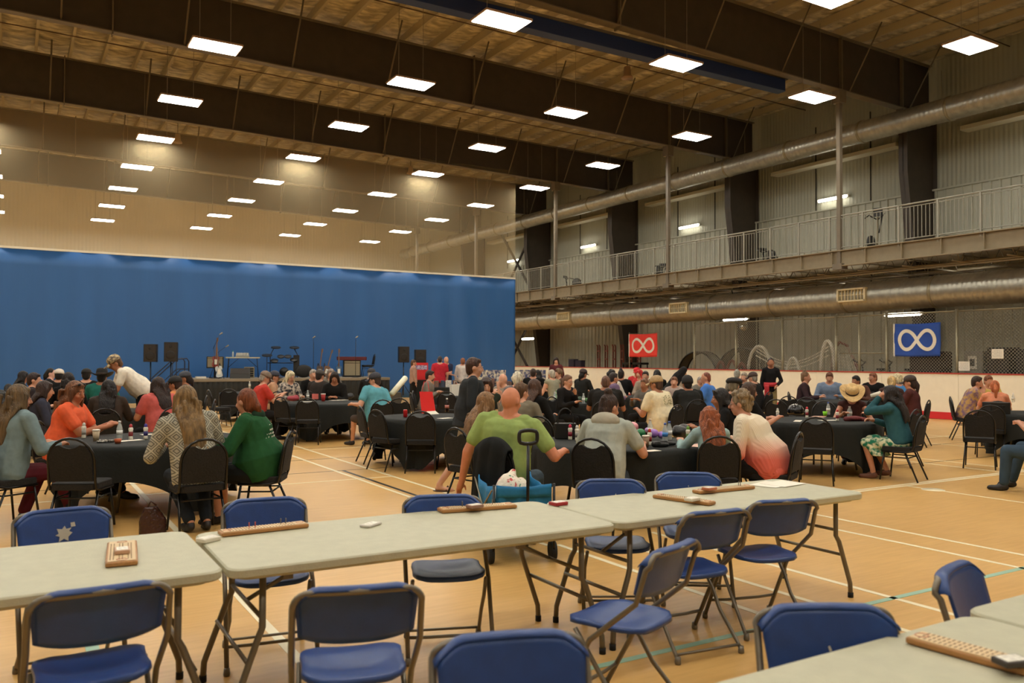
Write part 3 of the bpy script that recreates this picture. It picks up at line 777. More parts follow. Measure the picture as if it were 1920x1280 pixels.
for k, (px, py, a) in enumerate([(1445, 908, .3), (1468, 907, .15)]):
    p = top(px, py); o = MB().box((0, 0, .002+k*.0015), (.28, .21, .0012)).build('paper_sheet', m_paper); o.location = (p.x, p.y, .742); o.rotation_euler = (0, 0, a)
    tag(o, 'white paper sheet on the right folding table, %s' % ('lower of two overlapping' if k == 0 else 'upper of two overlapping'), 'paper', 'paper sheets on the right table')

# ================================================================== PEOPLE
SK1 = (196, 140, 112); SK2 = (172, 116, 86); SK3 = (210, 156, 128); SK4 = (150, 100, 74)
H_BLK = (26, 22, 20); H_DBR = (54, 38, 28); H_BR = (92, 64, 40); H_LBR = (128, 100, 66); H_BLO = (190, 168, 124); H_GR = (158, 150, 138); H_WH = (214, 204, 186); H_RED = (122, 62, 36); H_AUB = (142, 78, 40)
CLOTHES = {'blk': (20, 19, 18), 'dk': (32, 29, 27), 'navy': (36, 42, 58), 'gry': (120, 114, 102), 'jean': (52, 66, 82), 'tan': (150, 128, 98), 'brown': (88, 54, 42), 'white': (226, 216, 194)}
def C(c): return CLOTHES[c] if isinstance(c, str) else c
def ik(a, b, l1, l2, pole):
    a, b = Vector(a), Vector(b); d = b-a; D = min(d.length, (l1+l2)*.985); d.normalize()
    x = (l1*l1-l2*l2+D*D)/(2*D); h = math.sqrt(max(0, l1*l1-x*x))
    p = Vector(pole); p = (p-d*p.dot(d))
    if p.length < 1e-4: p = Vector((1, 0, 0))
    p.normalize(); return a+d*x+p*h, a+d*D
NP = [0]
def person(px, yt, d, rel, label, top_='blk', pants='jean', hair=('short', H_DBR), skin=SK1, pose='sit', fat=1., lean=12, turn=0, nod=8, hands=None, sleeve='long', legs='long', knees=None, ankles=None, hat=None, glasses=False, chair=True, girl=False, top2=None, shoe=(30, 26, 24), beard=None, extra=None, tilt=0, z0=0., group=None, dxy=(0, 0), grip=None, chlabel=None):
    ztop_ = EYE+(671+px/1900*6.8-yt)/F*d - z0
    yaw = heading(px, rel)
    near = d < 10.2; mid = d < 16.5
    vox = .0105 if near else (.015 if mid else .023)
    th = math.radians(lean); nd = math.radians(nod)
    hatlift = {'cap': .022, 'cowboy': .03, 'beanie': .02, 'newsboy': .02}.get((hat or ('',))[0], 0)
    if pose == 'sit':
        pz = .515; base = .52*math.cos(th)+.128*math.cos(th*.5)+.128
        k = max(.86, min(1.17, (ztop_-hatlift-pz)/base)); sc = min(k, 1.06)
    elif pose == 'stand':
        pz = .92*(ztop_/1.70); k = ztop_/1.70; sc = k
        k = (ztop_-hatlift-pz)/(.52*math.cos(th)+.128*math.cos(th*.5)+.128)
    else:
        pz = 1.07; k = 1.06; sc = 1.06
    fx = fat*(.93 if girl else 1.)
    S = Vector((math.sin(math.radians(tilt)), math.sin(th), math.cos(th))).normalized()       # spine direction
    A_ = Vector((1, 0, 0)); A_ = (A_-S*A_.dot(S)).normalized(); B_ = S.cross(A_)                  # right, front
    pel = Vector((0, 0, pz)); T = .52*k
    nk = pel+S*T
    Sh = Vector((math.sin(math.radians(tilt))*.5, math.sin(th*.5), math.cos(th*.5))).normalized()
    hc = nk+Sh*.128*k+Vector((0, .012, 0))
    # head offset -> origin so that the head sits where the photo has it
    hp = at(px, d); o2 = loc2(hp, yaw, -hc.x+dxy[0], -hc.y+dxy[1])
    root = empty('person', (o2.x, o2.y, z0), -yaw, label, 'person')
    if group: root['group'] = group
    tn = math.radians(turn)
    RH = Matrix.Rotation(-tn, 3, 'Z') @ Matrix.Rotation(-nd, 3, 'X')
    sc *= 1.05
    def Hh(x, y, z): return hc+RH @ Vector((x*sc, y*sc, z*sc))
    sw = .185*fx**.5*(.93 if girl else 1)*k
    shl = [nk-S*.055+A_*s*sw for s in (-1, 1)]
    hands = hands or [(-.17, .44, .80), (.17, .44, .80)]
    if pose == 'stand' and hands == [(-.17, .44, .80), (.17, .44, .80)]: hands = [(-.25, .06, pz-.10), (.25, .06, pz-.10)]
    arms = []
    for s, sh, hd in zip((-1, 1), shl, hands):
        el, wr = ik(sh, hd, .285*k, .255*k, (s*.55, -.35, -.8)); arms.append((s, sh, el, wr))
    hips = [pel+Vector((s*.09*fx, .01, -.02)) for s in (-1, 1)]
    if pose == 'sit':
        kn = knees or [(-.13, .45, .50), (.13, .45, .50)]; an = ankles or [(-.13, .40, .09), (.13, .42, .09)]
    else:
        kn = knees or [(-.095, .02, pz*.53), (.10, .03, pz*.53)]; an = ankles or [(-.095, -.03, .09), (.11, -.02, .09)]
    kn = [Vector(p) for p in kn]; an = [Vector(p) for p in an]
    # --- torso rings
    def rings(g, lo=-.10, hi=1.0, pin=True):
        R = [(lo, .155, .12), (0., .175, .135), (.25, .150+.03*(fat-1)*3, .118+.05*(fat-1)*3), (.55, .158, .118), (.78, .175, .118), (.90, .165, .10), (.97, .11, .075), (1.02, .062, .06)]
        if girl: R[4] = (.74, .160, .128)
        out = []
        for t, a, b in R:
            if t > hi: continue
            out.append((pel+S*(T*t), A_*(a*fx*k+g), B_*(b*fx*k+g)))
        c, a, b = out[0]; out.insert(0, (c-S*.025, a*.6, b*.6))
        return out
    q = MB()
    q.loft(rings(0.), 16)
    for s in (0, 1): q.cap(nk-S*.06, .07*k, shl[s], .056*k); q.cap(nk-S*.005-B_*.012, .05*k, nk+(shl[s]-nk)*.62+S*.012, .05*k)
    q.cap(nk-S*.03, .066*k, hc-Vector((0, .012, .05)), .057*k)
    hM = RH
    q.ell(Hh(0, -.008, .012), (.074*sc, .092*sc, .102*sc), Rm=hM, n=16, m=10)
    q.ell(Hh(0, .022, -.045), (.058*sc, .066*sc, .068*sc), Rm=hM)
    q.ell(Hh(0, .052, -.088), (.026*sc, .024*sc, .020*sc), Rm=hM)             # chin
    q.cap(Hh(0, .086, .012), .009*sc, Hh(0, .106, -.026), .0145*sc, 8)       # nose
    for s in (-1, 1):
        q.ell(Hh(s*.079, -.008, -.008), (.011, .021, .032), Rm=hM)
        q.ell(Hh(s*.036, .066, -.03), (.024, .02, .02), Rm=hM)
    for (s, sh, el, wr) in arms:
        q.cap(sh, .052*k*fat**.5, el, .041*k*fat**.5); q.cap(el, .041*k*fat**.4, wr, .027*k)
        # hand: palm, thumb from its side, four bent fingers
        dr = (wr-el).normalized(); dn = Vector((0, 0, -1)); dn = (dn-dr*dn.dot(dr))
        if dn.length < .2: dn = Vector((0, 1, 0))-dr*dr.y
        dn.normalize(); sd = dr.cross(dn)*(1 if s > 0 else -1)         # across the palm
        flat = pose == 'sit' and hd[2] < .95
        if flat: dr = (dr+Vector((0, 0, .35))).normalized() if dr.z < -.3 else dr
        pc = wr+dr*.048
        q.cap(wr, .026*k, pc, .030*k)
        for a in (-.028, -.01, .01, .028):
            q.cap(wr+dr*.03+sd*a*.7, .015, wr+dr*.085+sd*a, .0125)
        curl = .5 if grip is None else grip
        fr = .0088 if near else .0105
        for a, lf in ((-.031, .060), (-.0105, .072), (.0105, .076), (.031, .068)):
            b0 = wr+dr*.088+sd*a; b1 = b0+(dr*(1-curl*.4)+dn*curl*.6).normalized()*lf*.55; b2 = b1+(dr*(1-curl)+dn*curl*1.3).normalized()*lf*.5
            q.cap(b0, fr, b1, fr*.95, 8); q.cap(b1, fr*.95, b2, fr*.8, 8)
        t0 = wr+dr*.03+sd*.028; t1 = t0+(dr*.6+sd*.8+dn*.25).normalized()*.04; t2 = t1+(dr*.9+sd*.2+dn*.4).normalized()*.034
        q.cap(t0, .0145, t1, .0115, 8); q.cap(t1, .0115, t2, .0095, 8)
    for s in (0, 1):
        q.cap(hips[s], .088*fx, kn[s], .058*fx**.5); q.cap(kn[s], .056*fx**.5, an[s], .036)
        ft = an[s]+Vector((0, .03, -.045)); fd = Vector(((-.03, .03)[s], .13, -.015))
        if an[s].z > .14: fd = Vector((0, .10, -.07))
        q.cap(an[s], .036, ft, .036); q.cap(ft+Vector((0, -.05, 0)), .03, ft+fd, .027)
    sm = skinm(skin)
    q.organic('body', sm, root, vox, 2)
    # --- garments
    q = MB(); cg = .014; tm = cloth(C(top_), C(top2) if top2 else None, 14)
    q.loft(rings(cg, lo=-.14 if legs != 'skirt' else -.05, hi=.99), 16)
    for s in (0, 1): q.cap(nk-S*.062, .07*k+cg*.5, shl[s], .056*k+cg); q.cap(nk-S*.03-B_*.014+(shl[s]-nk)*.18, .05*k+cg*.3, nk+(shl[s]-nk)*.62+S*.010, .05*k+cg)
    if sleeve != 'none':
        for (s, sh, el, wr) in arms:
            e1 = sh+(el-sh)*(.62 if sleeve == 'short' else 1.)
            if sleeve == 'short':
                q.cap(sh, .056*k*fat**.5+.008, e1, .052*k*fat**.5+.012)
            else:
                q.cap(sh, .052*k*fat**.5+cg, el, .041*k*fat**.5+cg); q.cap(el, .041*k*fat**.5+cg, el+(wr-el)*.88, .032*k+cg*.8)
                if near or mid:
                    for t_ in (.25, .6): q.ell(el+(wr-el)*t_, (.040*k+cg, .040*k+cg, .026), n=10, m=6)
    q.organic('top', tm, root, vox, 2 if near else 3)
    pm = cloth(C(pants))
    q = MB(); q.loft([(pel-S*.11, A_*.12*fx, B_*.09*fx), (pel-S*.04, A_*(.178*fx), B_*(.142*fx)), (pel+S*.06, A_*(.172*fx), B_*(.135*fx)), (pel+S*.10, A_*.10*fx, B_*.08*fx)], 14)
    for s in (0, 1):
        q.cap(hips[s], .088*fx+cg, kn[s], .058*fx**.5+cg)
        if legs == 'long': q.cap(kn[s], .058*fx**.5+cg, kn[s]+(an[s]-kn[s])*.93, .046+cg)
        elif legs == 'capri': q.cap(kn[s], .060*fx**.5+cg, kn[s]+(an[s]-kn[s])*.38, .062+cg)
    if legs == 'skirt':
        q.cap((kn[0]+kn[1])/2+Vector((0, -.1, 0)), .12, (kn[0]+kn[1])/2, .10)
        q.cap(kn[0]+Vector((0, -.03, -.02)), .075, kn[1]+Vector((0, -.03, -.02)), .075)
        q.loft([((kn[0]+kn[1])/2+Vector((0, -.04, 0)), Vector((.20, 0, 0)), Vector((0, .10, 0))), ((an[0]+an[1])/2+Vector((0, -.02, .22)), Vector((.21, 0, 0)), Vector((0, .12, 0)))], 14)
    q.organic('trousers' if legs != 'skirt' else 'skirt', pm, root, vox*1.1, 2)
    for s in (0, 1):
        q = MB(); ft = an[s]+Vector((0, .03, -.045)); fd = Vector(((-.03, .03)[s], .13, -.015))
        if an[s].z > .14: fd = Vector((0, .10, -.07))
        q.cap(ft+Vector((0, -.05, .0)), .039, ft+fd, .034); q.cap(ft+Vector((0, -.04, .02)), .04, ft+Vector((0, .02, .01)), .04)
        q.ell(ft+fd*.5+Vector((0, 0, -.028)), (.043, .125, .012))
        if shoe != 'bare': q.organic('shoe', mat('shoe_%d_%d_%d' % shoe, shoe, .5), root, .016, 2)
    # --- hair
    st, hcst = hair; hm = hairm(hcst)
    if st != 'bald':
        q = MB()
        if st in ('short', 'bun', 'ponytail', 'buzz'):
            g = {'buzz': .0, 'short': .008, 'bun': .006, 'ponytail': .006}[st]
            q.ell(Hh(0, -.022, .026), ((.076+g)*sc, (.086+g)*sc, (.096+g)*sc), Rm=hM, n=16, m=10)
            q.ell(Hh(0, -.048, -.03), ((.066+g)*sc, (.052+g)*sc, (.066+g)*sc), Rm=hM)
            if st in ('bun', 'ponytail'): q.ell(Hh(0, -.045, -.035), (.073*sc, .058*sc, .085*sc), Rm=hM)
            if st == 'short': q.ell(Hh(0, .03, .088), (.058*sc, .05*sc, .026*sc), Rm=hM)
            if st == 'bun': q.ell(Hh(0, -.055, .132), (.046, .046, .042), Rm=hM); q.ell(Hh(.01, -.10, .06), (.03, .03, .03), Rm=hM)
            if st == 'ponytail':
                q.cap(Hh(0, -.10, .02), .030, Hh(0, -.128, -.06), .036); q.cap(Hh(0, -.128, -.06), .036, nk-B_*.10-S*.12, .020)
        elif st == 'curly':
            q.ell(Hh(0, -.02, .03), (.088*sc, .096*sc, .104*sc), Rm=hM)
            rr = random.Random(int(px))
            for _ in range(46):
                a = rr.uniform(0, 2*PI); e = rr.uniform(-.45, 1.4); y_ = math.cos(e)*math.sin(a)
                if y_ > .45 and e < .7: continue
                q.ell(Hh(.09*math.cos(e)*math.cos(a), -.02+.10*y_, .03+.105*math.sin(e)), (.026, .026, .026), n=8, m=5)
            q.ell(Hh(0, -.06, -.04), (.07*sc, .055*sc, .06*sc), Rm=hM)
        elif st in ('long', 'bob', 'wavy'):
            ln = {'long': .50, 'bob': .20, 'wavy': .36}[st]
            q.ell(Hh(0, -.018, .026), (.090*sc, .097*sc, .106*sc), Rm=hM, n=16, m=10)
            R0 = [(hc+RH @ Vector((0, -.03, .06)), .094, .088), (hc+RH @ Vector((0, -.035, -.04)), .110, .080)]
            nb = nk-B_*.075; R0.append((hc*.35+nb*.65+Vector((0, -.02, 0)), .128, .068))
            t_ = 0
            while t_ < ln-.12:
                t_ += .09; wd = .130-.04*(t_/ln)+(.012*math.sin(t_*40) if st == 'wavy' else 0)
                R0.append((nb-S*t_-B_*(.055+.02*math.sin(t_*9)), wd, .046-.015*t_/ln))
            q.loft([(c, A_*a, B_*b) for c, a, b in R0], 14)
            for s in (-1, 1):       # side locks in front of the shoulders
                q.cap(Hh(s*.078, .015, .03), .026, Hh(s*.088, .02, -.09), .028)
                if st != 'bob': q.cap(Hh(s*.088, .02, -.09), .028, nk+A_*s*.105+B_*.05-S*.06, .024)
            q.ell(Hh(0, .035, .085), (.066*sc, .045*sc, .026*sc), Rm=hM)
            if st == 'wavy' or near:
                rr = random.Random(int(px)+3)
                for _ in range(16):
                    t_ = rr.uniform(-.16, ln-.14); x_ = rr.uniform(-.10, .10)
                    q.cap(nb-S*t_+A_*x_-B_*rr.uniform(.055, .085), .024, nb-S*(t_+.10)+A_*(x_+rr.uniform(-.02, .02))-B_*.075, .016, 8)
        q.organic('hair', hm, root, vox, 1 if near else 2)
    if beard:
        q = MB(); q.ell(Hh(0, .045, -.082), (.050, .045, .042), Rm=hM); q.ell(Hh(0, .07, -.06), (.034, .028, .018), Rm=hM); q.organic('beard', hairm(beard), root, .012, 1)
    # --- face
    facing = math.cos(math.radians(rel+turn)) < .55
    if facing and d < 24:
        for s in (-1, 1):
            e = MB().ell(Hh(s*.031, .0815, .006), (.0115, .0065, .0055), Rm=hM, n=8, m=6).build('eye', mat('eye_white', (205, 196, 184), .3), root)
            MB().ell(Hh(s*.031, .0850, .006), (.0062, .005, .0056), Rm=hM, n=8, m=6).build('iris', mat('eye_dark', (34, 24, 20), .25), e)
            if mid: MB().cap(Hh(s*.016, .087, .027), .0035, Hh(s*.045, .076, .028), .003, 6).build('eyebrow', hairm(H_DBR if st == 'bald' or hcst == H_BLK else tuple(int(x*.7) for x in hcst)), root)
        MB().ell(Hh(0, .0855, -.056), (.023, .008, .0065), Rm=hM, n=10, m=6).build('mouth', mat('lips', (150, 78, 70), .5), root)
    if glasses:
        q = MB()
        for s in (-1, 1):
            q.tube([Hh(s*.034+.026*math.cos(a), .098-.010*abs(math.cos(a)), .004+.019*math.sin(a)) for a in [2*PI*k_/12 for k_ in range(12)]], .0022, 5, closed=True)
            q.tube([Hh(s*.06, .09, .008), Hh(s*.082, .01, .006)], .002, 4)
        q.tube([Hh(-.008, .1, .006), Hh(.008, .1, .006)], .002, 4)
        q.build('glasses', m_black if glasses is True else mat('glasses_'+glasses, (150, 90, 60), .4), root, 'spectacles')
    # --- headwear
    if hat:
        kind, hcol = hat[0], hat[1]
        hmat = mat('hat_%d_%d_%d' % hcol, hcol, .8, var=.15, vscale=25, rgb2=hat[2] if len(hat) > 2 else None)
        Mh = Matrix.Translation(hc) @ RH.to_4x4() @ Matrix.Scale(sc*1.08, 4)
        if kind == 'cap':
            back = len(hat) > 3
            q = MB(); P = [(.086, .03), (.088, .055), (.082, .085), (.062, .112), (.03, .128), (.006, .132)]
            q.lathe(P, (0, -.012, 0), 18, Mh, 1., 1.13)
            hr = q.build('cap', hmat, root)
            sg = -1 if back else 1
            q = MB(); q.sheet(lambda u, v: ((u-.5)*.15*(1-.25*v), (-.012 if back else -.0)+sg*(.078+.085*v*(1-(abs(u-.5)*2)**2.4*.55)), .042-.020*v-.030*(abs(u-.5)*2)**2), 10, 5, .005, Mh); q.build('brim', hmat, hr)
        elif kind == 'beanie':
            q = MB(); q.lathe([(.088, .0), (.094, .03), (.092, .07), (.072, .115), (.035, .14), (.006, .146)], (0, -.02, 0), 18, Mh, 1., 1.1); q.build('cap', hmat, root)
        elif kind == 'newsboy':
            q = MB(); q.lathe([(.085, .03), (.118, .05), (.122, .075), (.095, .11), (.05, .125), (.006, .13)], (0, .0, 0), 18, Mh, 1., 1.1)
            hr = q.build('cap', hmat, root); q = MB(); q.sheet(lambda u, v: ((u-.5)*.15, .10+.05*v*(1-(abs(u-.5)*2)**2*.6), .045-.012*v), 8, 4, .005, Mh); q.build('brim', hmat, hr)
        elif kind == 'cowboy':
            q = MB(); q.lathe([(.092, .035), (.094, .06), (.088, .11), (.080, .145), (.05, .158), (.02, .142), (.004, .136)], (0, -.005, 0), 20, Mh, 1., 1.18); hr = q.build('hat', hmat, root, 'cowboy hat')
            def brim(u, v):
                a = 2*PI*u; r_ = .088+.115*v; x = r_*math.cos(a)*(1-.12*v); y = r_*math.sin(a)*1.12
                return (x, y-.005, .04+.062*v*v*abs(math.cos(a))**1.5-.022*v*abs(math.sin(a)))
            q = MB(); q.sheet(brim, 36, 6, .005, Mh); q.build('brim', hmat, hr)
            q = MB(); q.lathe([(.0945, .045), (.096, .06), (.0955, .07)], (0, -.005, 0), 20, Mh, 1., 1.18); q.build('hat_band', mat('hat_band', (60, 42, 30), .6), hr)
    if extra: extra(root, dict(hc=hc, Hh=Hh, nk=nk, pel=pel, S=S, A=A_, B=B_, arms=arms, k=k, kn=kn, an=an, vox=vox, hM=hM, T=T, hips=hips, fx=fx))
    if pose == 'sit' and chair:
        wd_ = (chlabel or label).split(',')[0].split()[:11]
        while wd_[-1] in ('a', 'the', 'and', 'in', 'of', 'with', 'at', 'by', 'on', 'to', 'its', 'from', 'one', 'behind', 'beside', 'near'): wd_.pop()
        bchair((o2.x, o2.y), yaw, 'banquet chair under the '+' '.join(wd_))
    NP[0] += 1
    return root

# ---------------- the crowd, from the front rows to the back
def ponyt(c):
    def f(r, g): pass
    return f
def bracelet_hand(r, g): pass
# front left table
MATS.pop('x', None)
dm = cloth((151, 147, 129)); nt = dm.node_tree; L = nt.links.new; b = nt.nodes['Principled BSDF']; tc = nt.nodes.new('ShaderNodeTexCoord'); sp = nt.nodes.new('ShaderNodeSeparateXYZ'); L(tc.outputs['Object'], sp.inputs[0])
def mnode(op, a, b_=None, v=None):
    n = nt.nodes.new('ShaderNodeMath'); n.operation = op; L(a, n.inputs[0])
    if b_ is not None: L(b_, n.inputs[1])
    elif v is not None: n.inputs[1].default_value = v
    return n.outputs[0]
ax = mnode('MULTIPLY', sp.outputs[0], v=1.0); s1 = mnode('ADD', ax, sp.outputs[2]); s2 = mnode('SUBTRACT', ax, sp.outputs[2])
c1 = mnode('SINE', mnode('MULTIPLY', s1, v=24.)); c2 = mnode('SINE', mnode('MULTIPLY', s2, v=24.))
mxx = mnode('MAXIMUM', mnode('ABSOLUTE', c1), mnode('ABSOLUTE', c2)); mnn = mnode('MINIMUM', mnode('ABSOLUTE', c1), mnode('ABSOLUTE', c2))
rp = nt.nodes.new('ShaderNodeValToRGB'); L(mnn, rp.inputs[0]); L(rp.outputs[0], b.inputs['Base Color']); rp.color_ramp.interpolation = 'CONSTANT'
rp.color_ramp.elements[0].color = (*lin((178, 174, 156)), 1); rp.color_ramp.elements[1].position = .22; rp.color_ramp.elements[1].color = (*lin((112, 110, 98)), 1)
for p_, c_ in ((.5, (168, 164, 148)), (.72, (102, 100, 90)), (.9, (158, 154, 138))): e = rp.color_ramp.elements.new(p_); e.color = (*lin(c_), 1)
def sunglasses_up(r, g):
    Hh = g['Hh']; q = MB()
    for s in (-1, 1): q.ell(Hh(s*.035, .062, .098), (.026, .012, .017), Rm=g['hM'])
    q.tube([Hh(-.08, .0, .06), Hh(-.06, .05, .095), Hh(.06, .05, .095), Hh(.08, .0, .06)], .003, 5); q.build('sunglasses', m_black, r, 'dark sunglasses pushed up on the head')
person(38, 719, 8.3, 58, 'person with long brown hair and a grey-blue denim jacket, at the left frame edge', (112, 134, 138), (92, 24, 34), ('long', (96, 76, 50)), SK1, lean=10, turn=10, fat=1.15, hands=[(-.05, .42, .78), (.2, .42, .78)], girl=True, chlabel='person in the denim jacket', ankles=[(-.1, .25, .09), (.12, .62, .09)])
person(143, 713, 9.9, 112, 'person in a bright orange T-shirt with curly brown hair, sorting something small in both hands', (246, 96, 52), 'blk', ('wavy', (110, 70, 44)), (176, 112, 80), lean=12, turn=18, nod=10, fat=1.28, sleeve='short', girl=True, hands=[(-.10, .50, .86), (.02, .52, .84)], extra=sunglasses_up, chlabel='person in the bright orange T-shirt', ankles=[(-.13, .40, .09), (.13, .75, .09)])
person(349, 720, 8.05, -14, 'person with long light brown hair in a grey diamond patterned jacket', (151, 147, 129), (36, 42, 50), ('long', (124, 98, 62)), SK1, lean=14, tilt=-6, turn=-10, fat=1.15, girl=True, dxy=(0.0, 0), hands=[(-.22, .40, .79), (.12, .44, .79)], chlabel='person in the grey patterned jacket', ankles=[(-.05, .02, .10), (.10, .02, .10)])
def hoodie_print(r, g):
    q = MB(); S, A, B, pel, T = g['S'], g['A'], g['B'], g['pel'], g['T']
    rr = random.Random(4)
    for t, w_ in ((.74, .09), (.66, .07), (.60, .10), (.54, .12), (.48, .06)):
        for j in range(7):
            x = -.02+(j-3)*w_*.32+rr.uniform(-.01, .01); c = pel+S*(T*t)+A*x-B*(.118*g['fx']*g['k']*math.sqrt(max(.1, 1-(x/.2)**2))+.019)
            q.ell(c, (rr.uniform(.010, .02), .003, rr.uniform(.008, .016)), n=8, m=5)
    q.build('hoodie_print', m_white, r, 'white print across the back')
    q = MB(); q.ell(g['nk']-B*.09-S*.02, (.11, .075, .07)); q.organic('hood', cloth((30, 58, 38)), r, .012, 2)
person(462, 727, 8.5, -76, 'person in a dark green hoodie with white back print and auburn ponytail', (30, 84, 44), (26, 28, 26), ('ponytail', (116, 62, 34)), SK1, lean=15, turn=26, fat=1.42, hands=[(-.22, .52, .80), (.16, .50, .80)], extra=hoodie_print, legs='short', girl=True, chlabel='person in the dark green hoodie')
# centre foreground
def greentee(r, g):
    q = MB()
    a = g['nk']-g['S']*.02
    q.tube([a+g['A']*.062*math.cos(t)+g['B']*.062*math.sin(t)+g['S']*.02 for t in [2*PI*k/14 for k in range(14)]], .007, 5, closed=True); q.build('collar', cloth((110, 132, 62)), r)
person(955, 714, 7.75, 16, 'bald person in a lime green T-shirt reaching for the table', (148, 172, 92), (66, 84, 98), ('bald', H_BR), (202, 132, 100), lean=4, tilt=6, turn=22, fat=1.22, sleeve='short', hands=[(-.40, .02, .50), (.50, .34, .785)], extra=greentee, chair=False, ankles=[(-.1, .3, .09), (.2, .5, .09)], knees=[(-.16, .42, .52), (.22, .43, .52)], dxy=(.02, 0))
def walker(r, g):
    q = MB(); S, A, B, pel, T = g['S'], g['A'], g['B'], g['pel'], g['T']
    q.loft([(pel+S*.30, A*.19, B*.15), (pel+S*.02, A*.21, B*.18), (pel-S*.09, A*.22, B*.20), (pel-S*.10, A*.2, B*.18)], 18); q.organic('shirt_tail', cloth((44, 48, 52)), r, .014, 3)
    for s, an in zip((-1, 1), g['an']):
        q = MB(); c = an+Vector((0, .06, -.075)); q.ell(c, (.05, .15, .014)); q.cap(c+Vector((-.045, .03, .01)), .012, c+Vector((0, .05, .055)), .014); q.cap(c+Vector((.045, .03, .01)), .012, c+Vector((0, .05, .055)), .014)
        q.organic('sandal', mat('sandal_brown', (70, 48, 38), .6), r, .012, 1, 'dark brown slide sandal')
person(890, 670, 10.35, 88, 'person walking in a dark overshirt, khaki capri trousers and brown slide sandals', (44, 48, 52), (148, 128, 100), ('short', (70, 44, 34)), (204, 156, 130), pose='stand', lean=6, turn=0, nod=4, fat=1.22, legs='capri', glasses='tan', shoe='bare', knees=[(-.09, .12, .50), (.09, -.10, .50)], ankles=[(-.09, .26, .09), (.09, -.36, .12)], hands=[(-.22, .18, .98), (.24, .1, .86)], extra=walker)
person(912, 735, 9.4, 48, 'person with brown hair streaked blond, seen from behind beside the lime green T-shirt', (90, 70, 50), 'dk', ('long', (134, 98, 62)), SK3, lean=16, fat=.95, girl=True, chlabel='person with streaked brown hair')
def hood_grey(r, g):
    q = MB(); q.ell(g['nk']-g['B']*.085-g['S']*.015, (.155, .075, .085)); q.cap(g['nk']+g['A']*.10-g['S']*.0, .045, g['nk']-g['A']*.10, .045); q.organic('hood', cloth((182, 176, 156)), r, .012, 2)
person(1143, 738, 8.35, 20, 'person in a pale grey hoodie with a dark hair bun and glasses', (166, 172, 160), (66, 78, 92), ('bun', (56, 38, 30)), SK1, lean=20, turn=28, nod=16, fat=1.25, glasses=True, extra=hood_grey, girl=True, hands=[(-.22, .48, .79), (.26, .50, .79)], sleeve='short', chlabel='person in the pale grey hoodie')
person(1330, 762, 8.6, -14, 'person with straight auburn hair and a pale blue top beside the pink cardigan', (148, 178, 176), 'dk', ('long', (146, 78, 42)), SK3, lean=14, turn=14, nod=16, fat=.95, girl=True, hands=[(-.24, .42, .79), (.12, .42, .79)], chlabel='person with straight auburn hair')
mo = cloth((228, 214, 188)); omb = bpy.data.materials.new('ombre_knit'); omb.use_nodes = True; nt = omb.node_tree; b = nt.nodes['Principled BSDF']; L = nt.links.new; b.inputs['Roughness'].default_value = .9
tc = nt.nodes.new('ShaderNodeTexCoord'); sp = nt.nodes.new('ShaderNodeSeparateXYZ'); L(tc.outputs['Object'], sp.inputs[0]); rp = nt.nodes.new('ShaderNodeValToRGB'); mr = nt.nodes.new('ShaderNodeMapRange'); mr.inputs[1].default_value = .40; mr.inputs[2].default_value = 1.05; L(sp.outputs[2], mr.inputs[0]); L(mr.outputs[0], rp.inputs[0]); L(rp.outputs[0], b.inputs['Base Color'])
rp.color_ramp.elements[0].position = .35; rp.color_ramp.elements[0].color = (*lin((222, 108, 92)), 1); rp.color_ramp.elements[1].position = .72; rp.color_ramp.elements[1].color = (*lin((230, 216, 190)), 1)
wv = nt.nodes.new('ShaderNodeTexWave'); wv.inputs['Scale'].default_value = 28; L(tc.outputs['Object'], wv.inputs['Vector']); bp = nt.nodes.new('ShaderNodeBump'); bp.inputs['Strength'].default_value = .35; bp.inputs['Distance'].default_value = .01; L(wv.outputs['Fac'], bp.inputs['Height']); L(bp.outputs[0], b.inputs['Normal'])
MATS['fabric_231_215_189'] = omb
def cardigan_tail(r, g):
    q = MB(); q.cap(g['pel']+Vector((-.14, -.06, -.02)), .10, g['pel']+Vector((.14, -.06, -.02)), .10); q.cap(g['pel']+Vector((-.12, -.05, -.12)), .08, g['pel']+Vector((.12, -.05, -.12)), .08); q.organic('cardigan_hem', omb, r, .014, 2)
person(1387, 731, 9.0, -74, 'person with curly grey-brown hair and glasses in a white to coral pink cardigan', (231, 215, 189), 'dk', ('curly', (132, 112, 84)), SK1, lean=30, turn=-6, nod=6, fat=1.3, glasses=True, extra=cardigan_tail, girl=True, hands=[(-.12, .46, .80), (.1, .50, .80)], chlabel='person in the pink cardigan')
person(1350, 728, 10.6, -100, 'dark haired person with sunglasses pushed up on the head, behind the pink cardigan', 'blk', 'blk', ('long', H_BLK), SK2, lean=12, fat=1., girl=True, extra=sunglasses_up)
person(1405, 716, 11.9, 62, 'person with long straight brown hair in a black T-shirt by the polka dot helmet', 'blk', 'dk', ('long', (70, 48, 34)), SK1, lean=14, sleeve='short', girl=True, hands=[(-.1, .52, .82), (.14, .52, .84)])
person(978, 716, 11.3, 30, 'person in a plain grey T-shirt with brown hair, behind the bald lime green T-shirt person', (122, 112, 92), 'dk', ('short', H_BR), SK3, lean=18, fat=1.2, sleeve='short', turn=20)
person(1003, 710, 12.6, 38, 'person with very long brown hair and a black jacket, behind the grey T-shirt', 'blk', 'dk', ('long', (76, 50, 36)), SK3, lean=14, girl=True)
person(912, 707, 13.8, 172, 'dark haired person resting a cheek on one hand, wearing dark green', (34, 44, 32), 'blk', ('wavy', (58, 38, 32)), SK3, lean=16, nod=18, girl=True, hands=[(-.11, .20, 1.08), (.2, .42, .80)], fat=.95)
